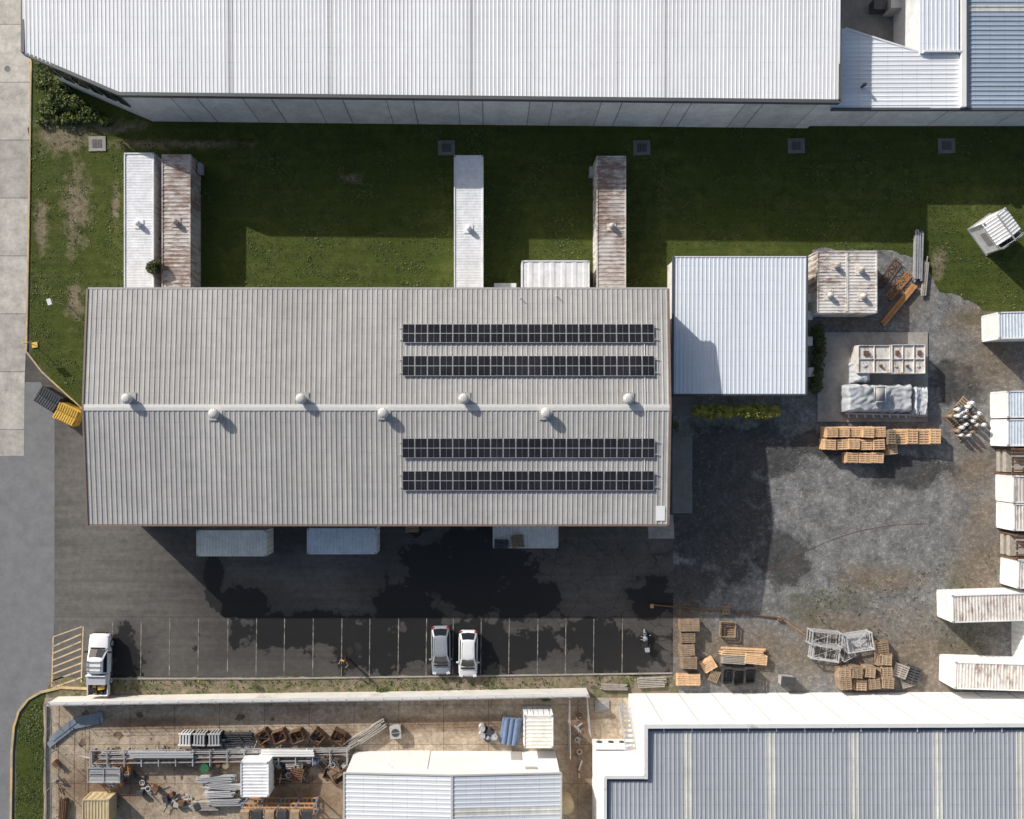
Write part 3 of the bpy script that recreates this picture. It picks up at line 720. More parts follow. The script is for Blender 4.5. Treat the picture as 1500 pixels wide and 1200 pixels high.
def tray(name,px,py,L,W,h,mat,nd,z0=.12,rz=0):
    b=MB(); t=.06
    for s in(-1,1): b.box((0,s*(W/2-t/2),h/2),(L,t,h)); b.box((s*(L/2-t/2),0,h/2),(t,W-2*t-.004,h-.003))
    b.box((0,0,h*.90),(L-.14,W-.14,.05))
    for k in range(1,nd): b.box((-L/2+L*k/nd,0,h*.95),(.05,W-.14,h*.08))
    b.box((0,.0,h*.953),(L-.14,.05,h*.08))
    for k in range(nd):
        if k%2==0: b.box((-L/2+L*(k+.5)/nd,W*.22,h*.96),(L/nd*.3,W*.15,h*.14),1)
        b.cyl((-L/2+L*(k+.4)/nd,-W*.24,h*.8),(-L/2+L*(k+.4)/nd,-W*.24,h*(.98+.1*(k%2))),.12,1 if k%2 else 0,10)
    x,y=P(px,py,h+z0); return b.build(name,[mat,'rsteel'],(x,y,z0),rz)
tray('machine_skid',1281,526,2.9,2.5,1.5,'cr2',2); tray('machine_skid',1331,526,3.0,2.6,1.6,'cr2',3)
def tarp(name,px0,py0,px1,py1,h,mat,seed=0):
    X0,Y1=P(px0,py0,h*.9);X1,Y0=P(px1,py1,h*.9); nx,ny=64,30; b=MB();vs=[]
    for j in range(ny+1):
        for i in range(nx+1):
            u=i/nx;v=j/ny; e=min(min(u,1-u)*(X1-X0),min(v,1-v)*(Y1-Y0))
            x=X0+u*(X1-X0)+mnoise.noise(Vector((u*9,v*5,seed)))*.16;y=Y0+v*(Y1-Y0)+mnoise.noise(Vector((u*14,v*5,seed+9)))*.2
            t=min(1,e/.22); z=h*(t**.4)*(.86+.14*math.sin(u*5+seed))
            z+=abs(mnoise.noise(Vector((x*1.1,y*2.0,seed))))*.22*t+mnoise.noise(Vector((x*3,y*3,seed)))*.03*t
            vs.append((x,y,max(.13,z)))
    b.add(vs,[(j*(nx+1)+i,j*(nx+1)+i+1,(j+1)*(nx+1)+i+1,(j+1)*(nx+1)+i) for j in range(ny) for i in range(nx)],0)
    xc,yc=P(1288,578,h); 
    if seed==1:
        for s in(-1,1): b.box((xc+s*.5,yc,h+.15),(.08,1.4,.14),1); b.box((xc,yc+s*.66,h+.15),(.92,.08,.13),1)
        b.box((xc,yc,h+.16),(.9,1.2,.04),2)
    return b.build(name,[mat,'steel','gutl'],recalc=False,smooth=True)
tarp('tarp_covered_machine',1239,562,1340,604,1.7,'tarp',1); tarp('tarp_covered_crate',1339,565,1362,610,1.3,'tarp',2)
tarp('tarp_cover',1252,530,1278,560,1.4,'tarp',5)
b=MB()
for k in range(8): b.beam((*P(1242+k*12,606,.3),.3),(*P(1244+k*12,612,.3),.3),.12,.12)
b.path([P(1238,606,.4),P(1335,608,.4)],.12,.3,.42); b.build('machine_base_frame',['cap'])
for g,(gx,gy,rz) in enumerate(((1405,610,.75),(1421,596,-.7),(1416,632,.7),(1437,617,-.75))):
    b=MB(); pallet(b,0,0,0,1.5,1.4,0,1)
    for i in range(3):
        for j in range(3):
            if R.random()<.25: continue
            x=-.48+i*.48+R.uniform(-.05,.05);y=-.45+j*.45; mm=R.choice((0,0,2,1,0))
            b.lathe((x,y,.15),[(.12,0),(.15,.25),(.2,.5),(.17,.7),(.09,.8),(.11,.86)],mm,14); b.cyl((x,y,.86),(x,y,1.03),.06,2,8)
    x,y=P(gx,gy,.9); b.build('drum_pallet',['cap','wo','gut'],(x,y,0),rz)

# ------------------------------------------------------------------ boundary wall and fences
W0=[(70,1029),(300,1025),(600,1021),(862,1016)]
b=MB(); pts=[P(x,y+2,1.7) for x,y in W0]
b.path(pts,.2,0,1.62,0); b.path(pts,.3,1.62,1.74,1)
for i in range(30):
    t=i/29; x=70+792*t; y=1031-12.5*t; X,Y=P(x,y,1.7); b.box((X,Y-.16,.83),(.3,.18,1.66),0); b.cyl((X,Y,1.74),(X,Y,2.35),.03,2,6)
for z in(1.95,2.15,2.33): b.path(pts,.02,z,z+.015,2)
b.build('boundary_wall',['wallb','cap','gutl'])
def fence(name,pxpts,h=1.9,sp=2.4):
    b=MB()
    for a,c in zip(pxpts,pxpts[1:]):
        A_=Vector((*P(*a,h),0));B_=Vector((*P(*c,h),0)); L=(B_-A_).length; n=max(1,int(L/sp))
        for k in range(n+1): p=A_.lerp(B_,k/n); b.cyl((p.x,p.y,0),(p.x,p.y,h),.035,0,6)
        for z in(.15,h*.55,h-.03): b.cyl((A_.x,A_.y,z),(B_.x,B_.y,z),.02,0,5)
        m=int(L/.14)
        for k in range(m):
            p=A_.lerp(B_,k/m); b.beam((p.x,p.y,.1),(p.x,p.y,h),.008,.008)
    return b.build(name,['gutl'])
fence('wire_fence',[(68,1030),(66,1110),(68,1260)]); fence('wire_fence',[(835,1028),(836,1112)]); fence('wire_fence',[(860,1018),(866,1080)])
b=MB(); pts=[P(66+1.0*math.sin(i*.5),1035+i*9,.3) for i in range(25)]; b.path(pts,.12,0,.25); b.build('retaining_kerb',['apron'])

# ------------------------------------------------------------------ bottom centre shed
F=empty('white_gable_shed'); hF=5.0;hFr=5.5
xa,ya=P(504,1132,hF);xb,_=P(822,1126,hF);xm,ym=P(662,1137,hFr); Ys=-45
def zF(x,y): return hF+(hFr-hF)*(1-abs(x-xm)/((xm-xa) if x<xm else (xb-xm)))
b=MB(); b.corr(Ys,ya,.38,xa,xm,zF,ax='y',hh=.028); b.build('roof_west',['roofF'],parent=F)
b=MB(); b.corr(Ys,ya,.38,xm,xb,zF,ax='y',hh=.028,matfn=lambda y:1 if abs(y-(ya-3.2))<.3 else 0); b.build('roof_east',['roofF2','roofEs'],parent=F)
b=MB(); yy=ya-.1; b.prism([(xa+.1,Ys),(xb-.1,Ys),(xb-.1,yy),(xa+.1,yy)],0,hF-.05,0,False)
b.add([(xa+.1,yy,hF-.05),(xb-.1,yy,hF-.05),(xm,yy,hFr-.03)],[(0,1,2)],0); b.build('walls',['wallw'],parent=F)
b=MB(); b.beam((xa,ya,hF+.03),(xm,ya,hFr+.03),.12,.12); b.beam((xm,ya,hFr+.03),(xb,ya,hF+.03),.12,.12); b.beam((xm,ya,hFr+.05),(xm,Ys,hFr+.05),.2,.03)
b.beam((xa,ya,hF),(xa,Ys,hF),.15,.14); b.beam((xb,ya,hF),(xb,Ys,hF),.15,.14); b.build('trim',['ventw'],parent=F)
b=MB(); b.box((xm-4,yy+.03,2),(3.6,.06,4.0),0); b.box((xm+5.6,yy+.03,1.05),(.95,.06,2.1),1); b.box((xm+6.8,yy+.05,3.9),(1.0,.1,.35),1); b.build('doors',['cap','clad'],parent=F)

# ------------------------------------------------------------------ bottom right building
E=empty('grey_roofed_warehouse'); hE=8.2
e1=P(946,1063,hE); e2=P(886,1138,hE); X9=52; Y9=-48
foot=[(e1[0],e1[1]),(X9,e1[1]+.15),(X9,Y9),(e2[0],Y9),(e2[0],e2[1]),(e1[0],e2[1])]
b=MB(); b.prism(foot,0,hE,0,False); b.build('walls',['wallw'],parent=E)
def mfE(x):
    px=CX+x*S/.895
    for c in(1006,1128,1250,1372,1493):
        if abs(px-c)<6.5: return 1
    return 0
zE=lambda x,y:hE-.25+.015*(-24-y)
b=MB()
b.corr(e1[0]+.25,X9,.36,Y9,e1[1]-.45,zE,hh=.035,matfn=mfE); b.corr(e2[0]+.3,e1[0]+.25,.36,Y9,e2[1]-.3,zE,hh=.035,matfn=mfE)
b.build('roof',['roofE','roofEs'],parent=E)
b=MB(); b.path([(e1[0],e2[1]-.15),(e1[0],e1[1])],.3,hE,hE+.12); b.path([(e1[0]-.15,e1[1]-.04),(X9,e1[1]+.1)],.32,hE+.003,hE+.125); b.path([(e2[0],e2[1]),(e1[0]+.15,e2[1])],.26,hE,hE+.115); b.path([(e2[0]+.02,e2[1]),(e2[0]+.02,Y9)],.26,hE+.003,hE+.12)
b.build('parapet_cap',['cap'],parent=E)
b=MB(); b.path([(e1[0]+.2,e1[1]-.34),(X9,e1[1]-.24)],.3,hE-.3,hE-.13); b.path([(e2[0]+.2,e2[1]-.3),(e1[0]+.2,e2[1]-.3)],.25,hE-.3,hE-.135)
for k in range(14): b.box((e1[0]+1.5+k*2.3,e1[1]-.36,hE-.1),(.06,.3,.06),1)
b.build('gutter',['gut','cap'],parent=E)
b=MB()
for k in range(12): b.box((e1[0]+1.5+k*3.0,e1[1]+.03+.15*(k*3.0/35),hE/2-.3),(.03,.05,hE-1),0)
b.build('panel_joints',['gutl'],parent=E)
b=MB()
for (px,py) in((878,1088),(895,1086),(911,1093)):
    x,y=P(px,py,2.6); b.box((x,e2[1]+.45,2.6),(1.0,.5,.8),0); b.cyl((x,e2[1]+.7,2.6),(x,e2[1]+.72,2.6),.28,1,14); b.box((x,e2[1]+.4,2.15),(1.0,.6,.06),2)
b.build('air_conditioners',['cap','dsteel','steel'],parent=E)
b=MB(); x,y=P(918,1050,2)
for k in range(10): b.box((x-.25,y+.8-k*.25,1.0+k*.5),(.8,.25,.05))
for s in(-1,1): b.beam((x-.25+s*.42,y+.8,1.0),(x-.25+s*.42,y-1.6,5.6),.06,.12)
for s in(-1,1): b.beam((x-.25+s*.42,y+.8,1.9),(x-.25+s*.42,y-1.6,6.5),.04,.04)
b.build('external_stair',['gutl'],parent=E)

# ------------------------------------------------------------------ bottom-left lot stock
b=MB(); pts=[P(72,1088,.3),P(108,1060,.3),P(147,1052,.3)]
for i_,o in enumerate((-.3,.3)):
    b.path([(x+o*.5,y+o) for x,y in pts],.52,.12+.04*i_,.2+.04*i_,0)
for x,y in pts: b.box((x,y,.06),(.3,1.1,.1),1)
b.build('folded_steel_sheet',['ramp','steel'])
def drum(name,px,py,mat,n=1,dx=0,dy=0,r=.29,h=.88):
    b=MB()
    for k in range(n):
        c=Vector((k*dx,k*dy,0)); 
        b.lathe(c,[(r,0),(r,.28),(r+.02,.3),(r,.32),(r,.57),(r+.02,.59),(r,.61),(r,h),(r-.03,h),(r-.03,h-.02)],0,18)
        b.cyl(c+Vector((.12,.1,h-.02)),c+Vector((.12,.1,h+.01)),.04,1,8)
    x,y=P(px,py,h); return b.build(name,[mat,'dsteel'],(x,y,0))
def ring(b,c,R0,r,mi,ax='z',n=16,m=8):
    vs=[];fs=[];c=Vector(c)
    for i in range(n):
        t=2*math.pi*i/n
        for j in range(m):
            u=2*math.pi*j/m; q=R0+r*math.cos(u)
            v=Vector((q*math.cos(t),q*math.sin(t),r*math.sin(u)))
            if ax=='x': v=Vector((v.z,v.x,v.y))
            if ax=='y': v=Vector((v.x,v.z,v.y))
            vs.append(c+v); fs.append((i*m+j,((i+1)%n)*m+j,((i+1)%n)*m+(j+1)%m,i*m+(j+1)%m))
    b.add(vs,fs,mi)
for (px,m) in((270,'cap'),(291,'alu'),(313,'alu')):
    b=MB(); 
    for k in range(4): b.box((-.4+k*.27,0,.6),(.12,1.0,1.2),0)
    b.box((0,0,.5),(1.1,.9,.9),1)
    for s in(-1,1): b.box((0,s*.5,1.15),(1.15,.1,.14),0)
    x,y=P(px,1084,1.2); b.build('intermediate_bulk_container',[m,'dsteel'],(x,y,0),R.uniform(-.05,.05))
beams('steel_bars',350,1080,5,2.6,.09,0.0,'dsteel',0,2.2,6,.2); beams('steel_bars',350,1090,4,2.6,.07,0.03,'alu',0,2.6,4,.2)
def scrap(name,px,py,rx,ry,n,mats,lmin=.4,lmax=1.6,hm=.8):
    b=MB()
    for k in range(n):
        x=R.gauss(0,.45)*rx/S;y=R.gauss(0,.45)*ry/S; z=R.uniform(.05,hm)*math.exp(-(x*x/(rx/S)**2+y*y/(ry/S)**2)); t=R.uniform(0,3.14); L=R.uniform(lmin,lmax); c=R.random(); mi=R.randrange(len(mats))
        if c<.5: b.box((x,y,z+.04),(L,R.uniform(.05,.16),R.uniform(.03,.1)),mi,rot=Matrix.Rotation(t,3,'Z')@Matrix.Rotation(R.uniform(-.12,.12),3,'Y'))
        elif c<.78: b.cyl((x,y,z+.05),(x+math.cos(t)*L,y+math.sin(t)*L,z+.1),R.uniform(.025,.06),mi,7)
        elif c<.92: b.box((x,y,.25),(R.uniform(.3,.6),R.uniform(.3,.6),R.uniform(.3,.6)),mi,t)
        else: ring(b,(x,y,z+.1),.22,.05,mi,'z',14,6)
    X,Y=P(px,py,.3); return b.build(name,mats,(X,Y,.02))
scrap('scrap_pile',350,1084,26,8,16,['steel','dsteel','alu'])
for k,(px,py) in enumerate(((384,1080),(408,1080),(434,1080),(464,1080),(494,1080),(483,1135),(497,1140))):
    crate('wooden_crate',px,py,1.1,1.0,.9,R.uniform(-.8,.8),'rsteel'); scrap('scrap_pile',px+2,py+2,12,9,7,['dsteel','rsteel','dsteel'],.3,.9,.7)
beams('timber_beams',528,1080,5,3.0,.10,.55,'wg',0,1.7,5,.35); beams('timber_beams',545,1070,5,2.8,.10,.62,'wg',.0,1.7,6,.35)
b=MB(); b.box((0,0,.4),(1.0,1.1,.7)); b.cyl((0,0,.75),(0,0,.78),.36,1,18); b.box((0,0,.8),(.9,.04,.02),0); x,y=P(579,1074,.8); b.build('air_conditioner_unit',['gutl','dsteel'],(x,y,0),.1)
b=MB()
for k in range(9):
    x0,y0=P(132+R.uniform(-4,20),1101+k*2.2,1.0); x1,y1=P(512-R.uniform(0,60)*(k>4),1097+k*2.2,1.0)
    b.beam((x0,y0,.8+.09*(k%3)),(x1,y1,.8+.09*(k%3)),.07,.10,(0,1,0,2)[k%4])
for k in range(16):
    t=k/15; x,y=P(134+375*t,1110-3*t,.8); b.box((x,y,.4),(.1,1.2,.8),0); b.box((x,y,1.08),(.09,1.5,.08),3 if k%3==0 else 0)
b.build('long_steel_rack',['steel','gutl','rsteel','alu'])
beams('steel_bars',235,1106,3,6.0,.16,.0,'alu',1.0,1.3,1,.1); beams('steel_bars',420,1104,3,5.0,.16,.0,'cap',1.0,1.3,1,.1)
scrap('scrap_pile',300,1108,150,8,50,['steel','alu','rsteel','gutl','gutl'],.5,2.0,1.0)
cage('steel_stillage',152,1136,2.9,1.3,1.1,0,'steel',8); cage('steel_stillage',178,1128,1.2,.9,.8,.1,'osteel',4)
for k in range(2): beams('steel_bars',152,1132+k*8,6,2.8,.08,0,'alu',.8,1.6,2,.1)
for (px,py,rz) in((318,1140,.05),(326,1150,-.08),(322,1162,.05),(330,1174,.0)): beams('aluminium_extrusions',px,py,4,R.uniform(2.4,3.4),.09,rz,'alu',0,1.7,6,.35)
drum('green_bin',299,1126,'green',r=.42,h=1.0)
for i,(px,py,m) in enumerate(((318,1120,'rsteel'),(330,1122,'wo'),(452,1114,'cap'),(462,1116,'blue'),(398,1118,'steel'))): drum('steel_drum',px,py,m)
stack('wooden_pallet_stack',430,1118,6,1.5,1.2,.1,'wg'); stack('wooden_pallet_stack',434,1136,7,1.2,1.2,-.2,'rsteel'); stack('wooden_pallet_stack',490,1133,6,1.1,1.0,.6,'wo'); stack('wooden_pallet_stack',408,1140,4,1.2,1.6,.1,'rsteel')
scrap('scrap_pile',430,1130,34,20,55,['steel','rsteel','gutl','alu','dsteel'],.3,1.4,.9)
scrap('scrap_pile',485,1118,24,12,26,['steel','rsteel','gutl','dsteel'],.3,1.4,.6)
scrap('scrap_pile',205,1150,34,20,12,['steel','rsteel','gutl','dsteel'],.3,1.2,.3)
scrap('scrap_pile',170,1142,24,10,20,['steel','osteel','alu'],.3,1.2,.8)
scrap('scrap_pile',270,1178,44,12,22,['steel','rsteel','gutl','dsteel','alu'],.3,1.6,.4)
scrap('scrap_pile',88,1150,8,40,9,['rsteel','wg','dsteel'],.3,1.0,.3)
scrap('scrap_pile',845,1080,8,60,12,['rsteel','wg','steel'],.3,1.0,.2)
b=MB()
for z in(.3,1.4,2.2):
    for s in(-1,1): b.box((0,s*.5,z),(6.4,.1,.12),0)
    for k in range(16): b.box((-3.1+k*.41,0,z+.08),(.12,1.1,.03),1)
for k in range(5):
    for s in(-1,1): b.box((-3.2+k*1.6,s*.52,1.15),(.1,.1,2.3),2)
for k in range(6): b.box((-2.8+k*1.1,0,2.55),(.8,.8,.5),3 if k%2 else 1)
x,y=P(406,1193,2.4); b.build('pallet_racking',['osteel','wo','blue','dsteel'],(x,y,0))
b=MB()
for k in range(4):
    for l in range(2 if k<3 else 1):
        b.cyl((-.75+k*.45+l*.2,-1.15,.24+l*.4),(-.7+k*.45+l*.2,1.2,.24+l*.4),.22,0,14); b.cyl((-.75+k*.45+l*.2,-1.17,.24+l*.4),(-.7+k*.45+l*.2,1.22,.24+l*.4),.07,1,8)
x,y=P(749,1073,.8); b.build('blue_fabric_rolls',['blue','gutl'],(x,y,0),-.12)
drum('steel_drum',706,1078,'steel',n=2,dx=0,dy=.62); drum('steel_drum',724,1080,'gutl'); drum('steel_drum',717,1074,'dsteel')
scrap('scrap_pile',715,1078,12,10,18,['dsteel','blue','gutl'],.3,.8,.9)
b=MB(); b.lathe((0,0,0),[(.75,0),(.78,.3),(.75,.5),(.78,.8),(.75,1.1),(.78,1.4),(.6,1.65),(.25,1.75),(.2,1.85)],0,24); x,y=P(829,1183,1.6); b.build('water_tank',['ct'],(x,y,0))
beams('steel_bars',300,1180,5,2.5,.12,.0,'wg',0,1.4,3,.2); beams('steel_bars',92,1190,4,2.5,.12,1.5,'rsteel',0,1.4,3,.2)
beams('steel_bars',900,1007,4,2.4,.1,-.03,'wg',0,1.4,2,.2); beams('steel_bars',955,1000,6,2.6,.10,.05,'wg',0,1.6,2,.2)
b=MB(); b.box((0,0,.06),(1.3,1.1,.12)); b.box((0,0,.13),(.8,.7,.02),1); x,y=P(882,1034,.1); b.build('drain_pit',['slab','steel'],(x,y,.02))

# ------------------------------------------------------------------ foliage
def foliage(name,blobs,n,ls,mats,trunk=None,clump=True):
    b=MB(); rr=random.Random(sum(map(ord,name))+n)
    tot=sum(a[3]*a[4]*a[5] for a in blobs)
    for (cx,cy,cz,rx,ry,rz) in blobs:
        k=int(n*rx*ry*rz/tot)
        for _ in range(k):
            d=Vector((rr.gauss(0,1),rr.gauss(0,1),rr.gauss(0,1))).normalized()*(rr.random()**.45)
            p=Vector((cx+d.x*rx,cy+d.y*ry,cz+d.z*rz))
            if p.z<.03: p.z=.03+rr.random()*.2
            g=mnoise.noise(p*2.1)
            if g<-.22: continue
            nrm=(Vector((rr.gauss(0,.7),rr.gauss(0,.7),1))).normalized(); t=nrm.orthogonal().normalized(); t.rotate(Matrix.Rotation(rr.uniform(0,6.28),3,nrm)); u=nrm.cross(t)
            s=ls*rr.uniform(.6,1.4); mi=min(2,max(0,int(1.2+g*2.5+d.z*.8+rr.uniform(-.6,.6))))
            b.add([p-t*s,p+u*s*.45,p+t*s,p-u*s*.45],[(0,1,2,3)],mi)
    if trunk:
        for (a,c,r1,r2) in trunk: b.cyl(a,c,r1,3,8,r2)
    return b.build(name,mats+['bark'],recalc=False)
def bl(px,py,h,rx,ry,rz): x,y=P(px,py,h); return (x,y,h,rx,ry,rz)
def stems(bs): return [((b_[0],b_[1],0),(b_[0]+.1,b_[1],b_[2]),.05,.02) for b_ in bs]
bs=[bl(*a) for a in((66,120,.5,1.0,1.1,.5),(84,142,.6,1.1,1.0,.6),(105,152,.6,1.1,.9,.6),(130,168,.5,1.2,.8,.5),(72,158,.5,1.2,.9,.5),(98,174,.4,1.4,.6,.4),(58,106,.4,.6,.9,.4),(155,178,.4,.8,.5,.4),(88,125,.5,.7,.7,.5),(62,178,.3,.8,.4,.3))]
foliage('shrub_bed',bs,9500,.12,['lf0','lf1','ly0'],stems(bs))
bs=[bl(1024+i*14,603+(i%2)*2-1,1.35,.68+.12*math.sin(i*2.1),.68+.1*math.sin(i*1.3),.75) for i in range(9)]
foliage('hedge',bs,8500,.09,['ly0','ly1','ly2'],stems(bs))
bs=[bl(1198+3*math.sin(i),486+i*16,.9,.6,.75,.8) for i in range(6)]
foliage('hedge',bs,4500,.10,['lf0','lf1','lf2'],stems(bs))
x,y=P(230,393,2.2)
foliage('small_tree',[(x,y,2.9,.6,.55,.5),(x+.3,y+.25,3.0,.45,.4,.4),(x-.35,y-.1,2.8,.4,.45,.35),(x+.1,y-.4,3.0,.4,.35,.35)],2600,.10,['lf0','lf1','lf2'],
   [((x,y,0),(x,y,2.2),.07,.05),((x,y,2.1),(x+.3,y+.25,2.9),.04,.02),((x,y,2.1),(x-.35,y-.1,2.8),.04,.02),((x,y,2.1),(x+.1,y-.4,2.9),.04,.02)])
bs=[bl(918,372,.6,.3,.5,.5),bl(990,625,.5,.3,.5,.4),bl(178,210,.3,.5,.3,.3),bl(233,350,1.0,.2,.4,.8),bl(376,1008,.2,.5,.25,.2),bl(560,1012,.2,.6,.25,.2),bl(800,1024,.3,.5,.3,.3)]
foliage('weed_clump',bs,1300,.08,['lf0','lf1','lf2'],stems(bs))

# ------------------------------------------------------------------ vehicles
def rring(yf,yr,w,c,z,bow=.06,ym=None):
    ym=(yf+yr)/2 if ym is None else ym
    return [(-w+c,yf,z),(0,yf+bow,z),(w-c,yf,z),(w,yf-c,z),(w,ym,z),(w,yr+c,z),(w-c,yr,z),(0,yr-bow*.6,z),(-w+c,yr,z),(-w,yr+c,z),(-w,ym,z),(-w,yf-c,z)]
def cabin(b,rings,paint,glass):
    for r0,r1 in zip(rings[:-1],rings[1:]):
        for i in range(12):
            j=(i+1)%12; mi=paint if (i in(2,5,8,11) or r0 is not rings[0]) else glass
            b.add([r0[i],r0[j],r1[j],r1[i]],[(0,1,2,3)],mi)
    b.add(rings[-1],[tuple(range(12))],paint)
def body(b,st,paint):
    prof=[]
    for (y,w,zt,zb) in st:
        prof.append([(-w*.92,y,zb),(-w,y,zb+.15),(-w,y,zb+(zt-zb)*.62),(-w*.95,y,zt-.06),(-w*.78,y,zt),(0,y,zt+.03),(w*.78,y,zt),(w*.95,y,zt-.06),(w,y,zb+(zt-zb)*.62),(w,y,zb+.15),(w*.92,y,zb)])
    n=11; vs=[p for s_ in prof for p in s_]; fs=[]
    for k in range(len(prof)-1):
        for i in range(n-1): fs.append((k*n+i,k*n+i+1,(k+1)*n+i+1,(k+1)*n+i))
        fs.append((k*n+n-1,k*n,(k+1)*n,(k+1)*n+n-1))
    fs.append(tuple(range(n))); fs.append(tuple(range((len(prof)-1)*n,len(prof)*n)))
    b.add(vs,fs,paint)
def wheels(b,ys,w,r=.32,mi=2,rim=3):
    for y in ys:
        for s in(-1,1):
            b.cyl((s*(w-.22),y,r),(s*(w+.01),y,r),r,mi,20); b.cyl((s*(w+.005),y,r),(s*(w+.02),y,r),r*.62,rim,12)
def fin(b,name,mats,px,py,rz,h):
    x,y=P(px,py,h); o=b.build(name,mats,(x,y,.01),rz)
    m=o.modifiers.new('bev','BEVEL'); m.width=.035; m.segments=2; m.limit_method='ANGLE'; m.angle_limit=.6
    for p_ in o.data.polygons: p_.use_smooth=True
    m2=o.modifiers.new('wn','WEIGHTED_NORMAL'); m2.keep_sharp=False
def car(name,px,py,rz,paint,L=4.35,W=1.78):
    b=MB(); k=L/4.3; w=W/2
    st=[(2.15,.55,.52,.32),(2.08,.74,.66,.22),(1.85,.84,.76,.2),(1.3,w*.99,.86,.2),(.75,w,.93,.2),(0,w,.95,.2),(-1.0,w,.96,.2),(-1.7,w*.97,.95,.22),(-2.0,.78,.90,.25),(-2.13,.62,.72,.35)]
    body(b,[(y*k,a,c,d) for y,a,c,d in st],0)
    cabin(b,[rring(1.05*k,-1.95*k,w-.10,.12,.93,.10),rring(.35*k,-1.45*k,w-.24,.12,1.37,.07),rring(.22*k,-1.32*k,w-.33,.14,1.42,.05),rring(-.1*k,-1.0*k,w-.5,.15,1.45,.03)],0,1)
    wheels(b,(1.32*k,-1.3*k),w)
    for s in(-1,1):
        b.box((s*(w+.08),.72*k,.98),(.2,.12,.13),0); b.box((s*(w*.72),2.03*k,.68),(.34,.22,.12),4,s*-.25); b.box((s*(w*.78),-2.03*k,.80),(.26,.14,.18),5,s*.2)
        b.beam((s*(w-.3),.2*k,1.445),(s*(w-.34),-1.25*k,1.445),.03,.03,3)
        b.box((s*(w+.004),-.2*k,.62),(.012,.02,.5),2)
    b.box((0,2.13*k,.42),(1.0,.08,.14),2); b.box((0,1.28*k,.945),(1.3,.16,.02),2); b.box((0,2.15*k,.6),(.7,.05,.06),3)
    b.beam((-.5,1.14*k,.975),(-.05,1.0*k,1.0),.02,.02,2); b.beam((.05,1.14*k,.975),(.5,1.0*k,1.0),.02,.02,2)
    fin(b,name,[paint,'glass','blk','alu','lamp','rlamp'],px,py,rz,1)
car('parked_car',645.5,954,math.pi+.02,'silver',4.35,1.75); car('parked_car',685.5,959,math.pi-.01,'whitep',4.2,1.74)
def ute(name,px,py,rz):
    b=MB(); w=.93
    st=[(2.7,.6,.75,.4),(2.62,.82,.98,.32),(2.3,.9,1.05,.3),(1.6,w,1.12,.3),(1.0,w,1.14,.3),(-.75,w,1.14,.3),(-.85,w*.98,1.12,.3)]
    body(b,st,0)
    cabin(b,[rring(1.35,-.82,w-.09,.12,1.12,.10),rring(.75,-.68,w-.2,.12,1.62,.06),rring(.62,-.6,w-.28,.13,1.69,.04),rring(.4,-.45,w-.42,.15,1.72,.02)],0,1)
    b.box((0,-1.85,.62),(1.84,1.95,.08),3)
    for s in(-1,1): b.box((s*.90,-1.85,.85),(.06,1.95,.5),0)
    b.box((0,-2.82,.85),(1.86,.06,.5),0); b.box((0,-.92,1.1),(1.8,.07,1.0),0)
    b.box((0,-1.35,1.02),(1.7,.75,.75),0); b.box((0,-1.35,1.41),(1.74,.8,.04),3)
    for k in range(5): b.box((-.6+k*.3,-2.3,.8+.06*(k%2)),(.26,.8,.3),(2,6,2,2,2)[k],.05*k)
    b.box((.35,-2.1,1.05),(.6,.3,.2),6,.2); b.box((-.4,-2.35,1.02),(.5,.4,.18),2,-.2)
    for s in(-1,1): b.beam((s*.6,.5,1.76),(s*.6,-.5,1.78),.05,.05,2)
    for yy in(.4,-.05,-.45): b.beam((-.68,yy,1.81),(.68,yy,1.81),.06,.03,2)
    wheels(b,(1.75,-1.65),w,.38)
    for s in(-1,1):
        b.box((s*(w+.13),1.15,1.15),(.26,.14,.2),2); b.box((s*.7,2.56,.85),(.34,.2,.16),4,s*-.25); b.box((s*.82,-2.87,.75),(.14,.05,.3),5)
    b.box((0,2.72,.55),(1.2,.14,.22),2); b.box((0,1.48,1.16),(1.3,.14,.02),2); b.beam((.88,1.5,1.1),(.88,1.3,1.75),.06,.06,2)
    fin(b,name,['whitep','glass','blk','alu','lamp','rlamp','yel'],px,py,rz,1.2)
ute('parked_utility_truck',142.5,974,-.02)
b=MB()
for y in(.72,-.68): ring(b,(0,y,.31),.26,.065,0,'x',20,8); b.cyl((-.03,y,.31),(.03,y,.31),.17,1,12)
b.beam((0,.70,.31),(0,.45,.95),.1,.05,1); b.cyl((-.36,.42,.98),(.36,.42,.98),.02,0,8); b.cyl((-.42,.38,.98),(-.28,.40,.98),.03,0,8); b.cyl((.28,.40,.98),(.42,.38,.98),.03,0,8)
b.lathe((0,.18,.68),[(.12,0),(.17,.08),(.16,.18),(.08,.24)],2,14); b.box((0,.15,.72),(.26,.5,.18),2); b.box((0,-.35,.78),(.26,.6,.1),0); b.box((0,-.78,.75),(.18,.3,.05),2)
b.box((0,.05,.42),(.3,.42,.34),1); b.cyl((.17,-.75,.33),(.17,.1,.3),.05,1,10); b.box((0,.62,.85),(.28,.16,.24),2); b.box((0,.7,1.02),(.3,.04,.25),4); b.box((0,-.85,.95),(.38,.32,.28),2)
b.box((0,.74,.62),(.14,.5,.03),2)
for s in(-1,1): b.box((s*.4,.46,1.08),(.12,.03,.08),3); b.box((s*.26,-.6,.6),(.16,.42,.3),0)
b.beam((-.1,-.1,.25),(-.35,-.1,.02),.03,.03,1)
x,y=P(946,938,.8); b.build('motorcycle',['blk','steel','silver','alu','glass'],(x,y,.01),.12)

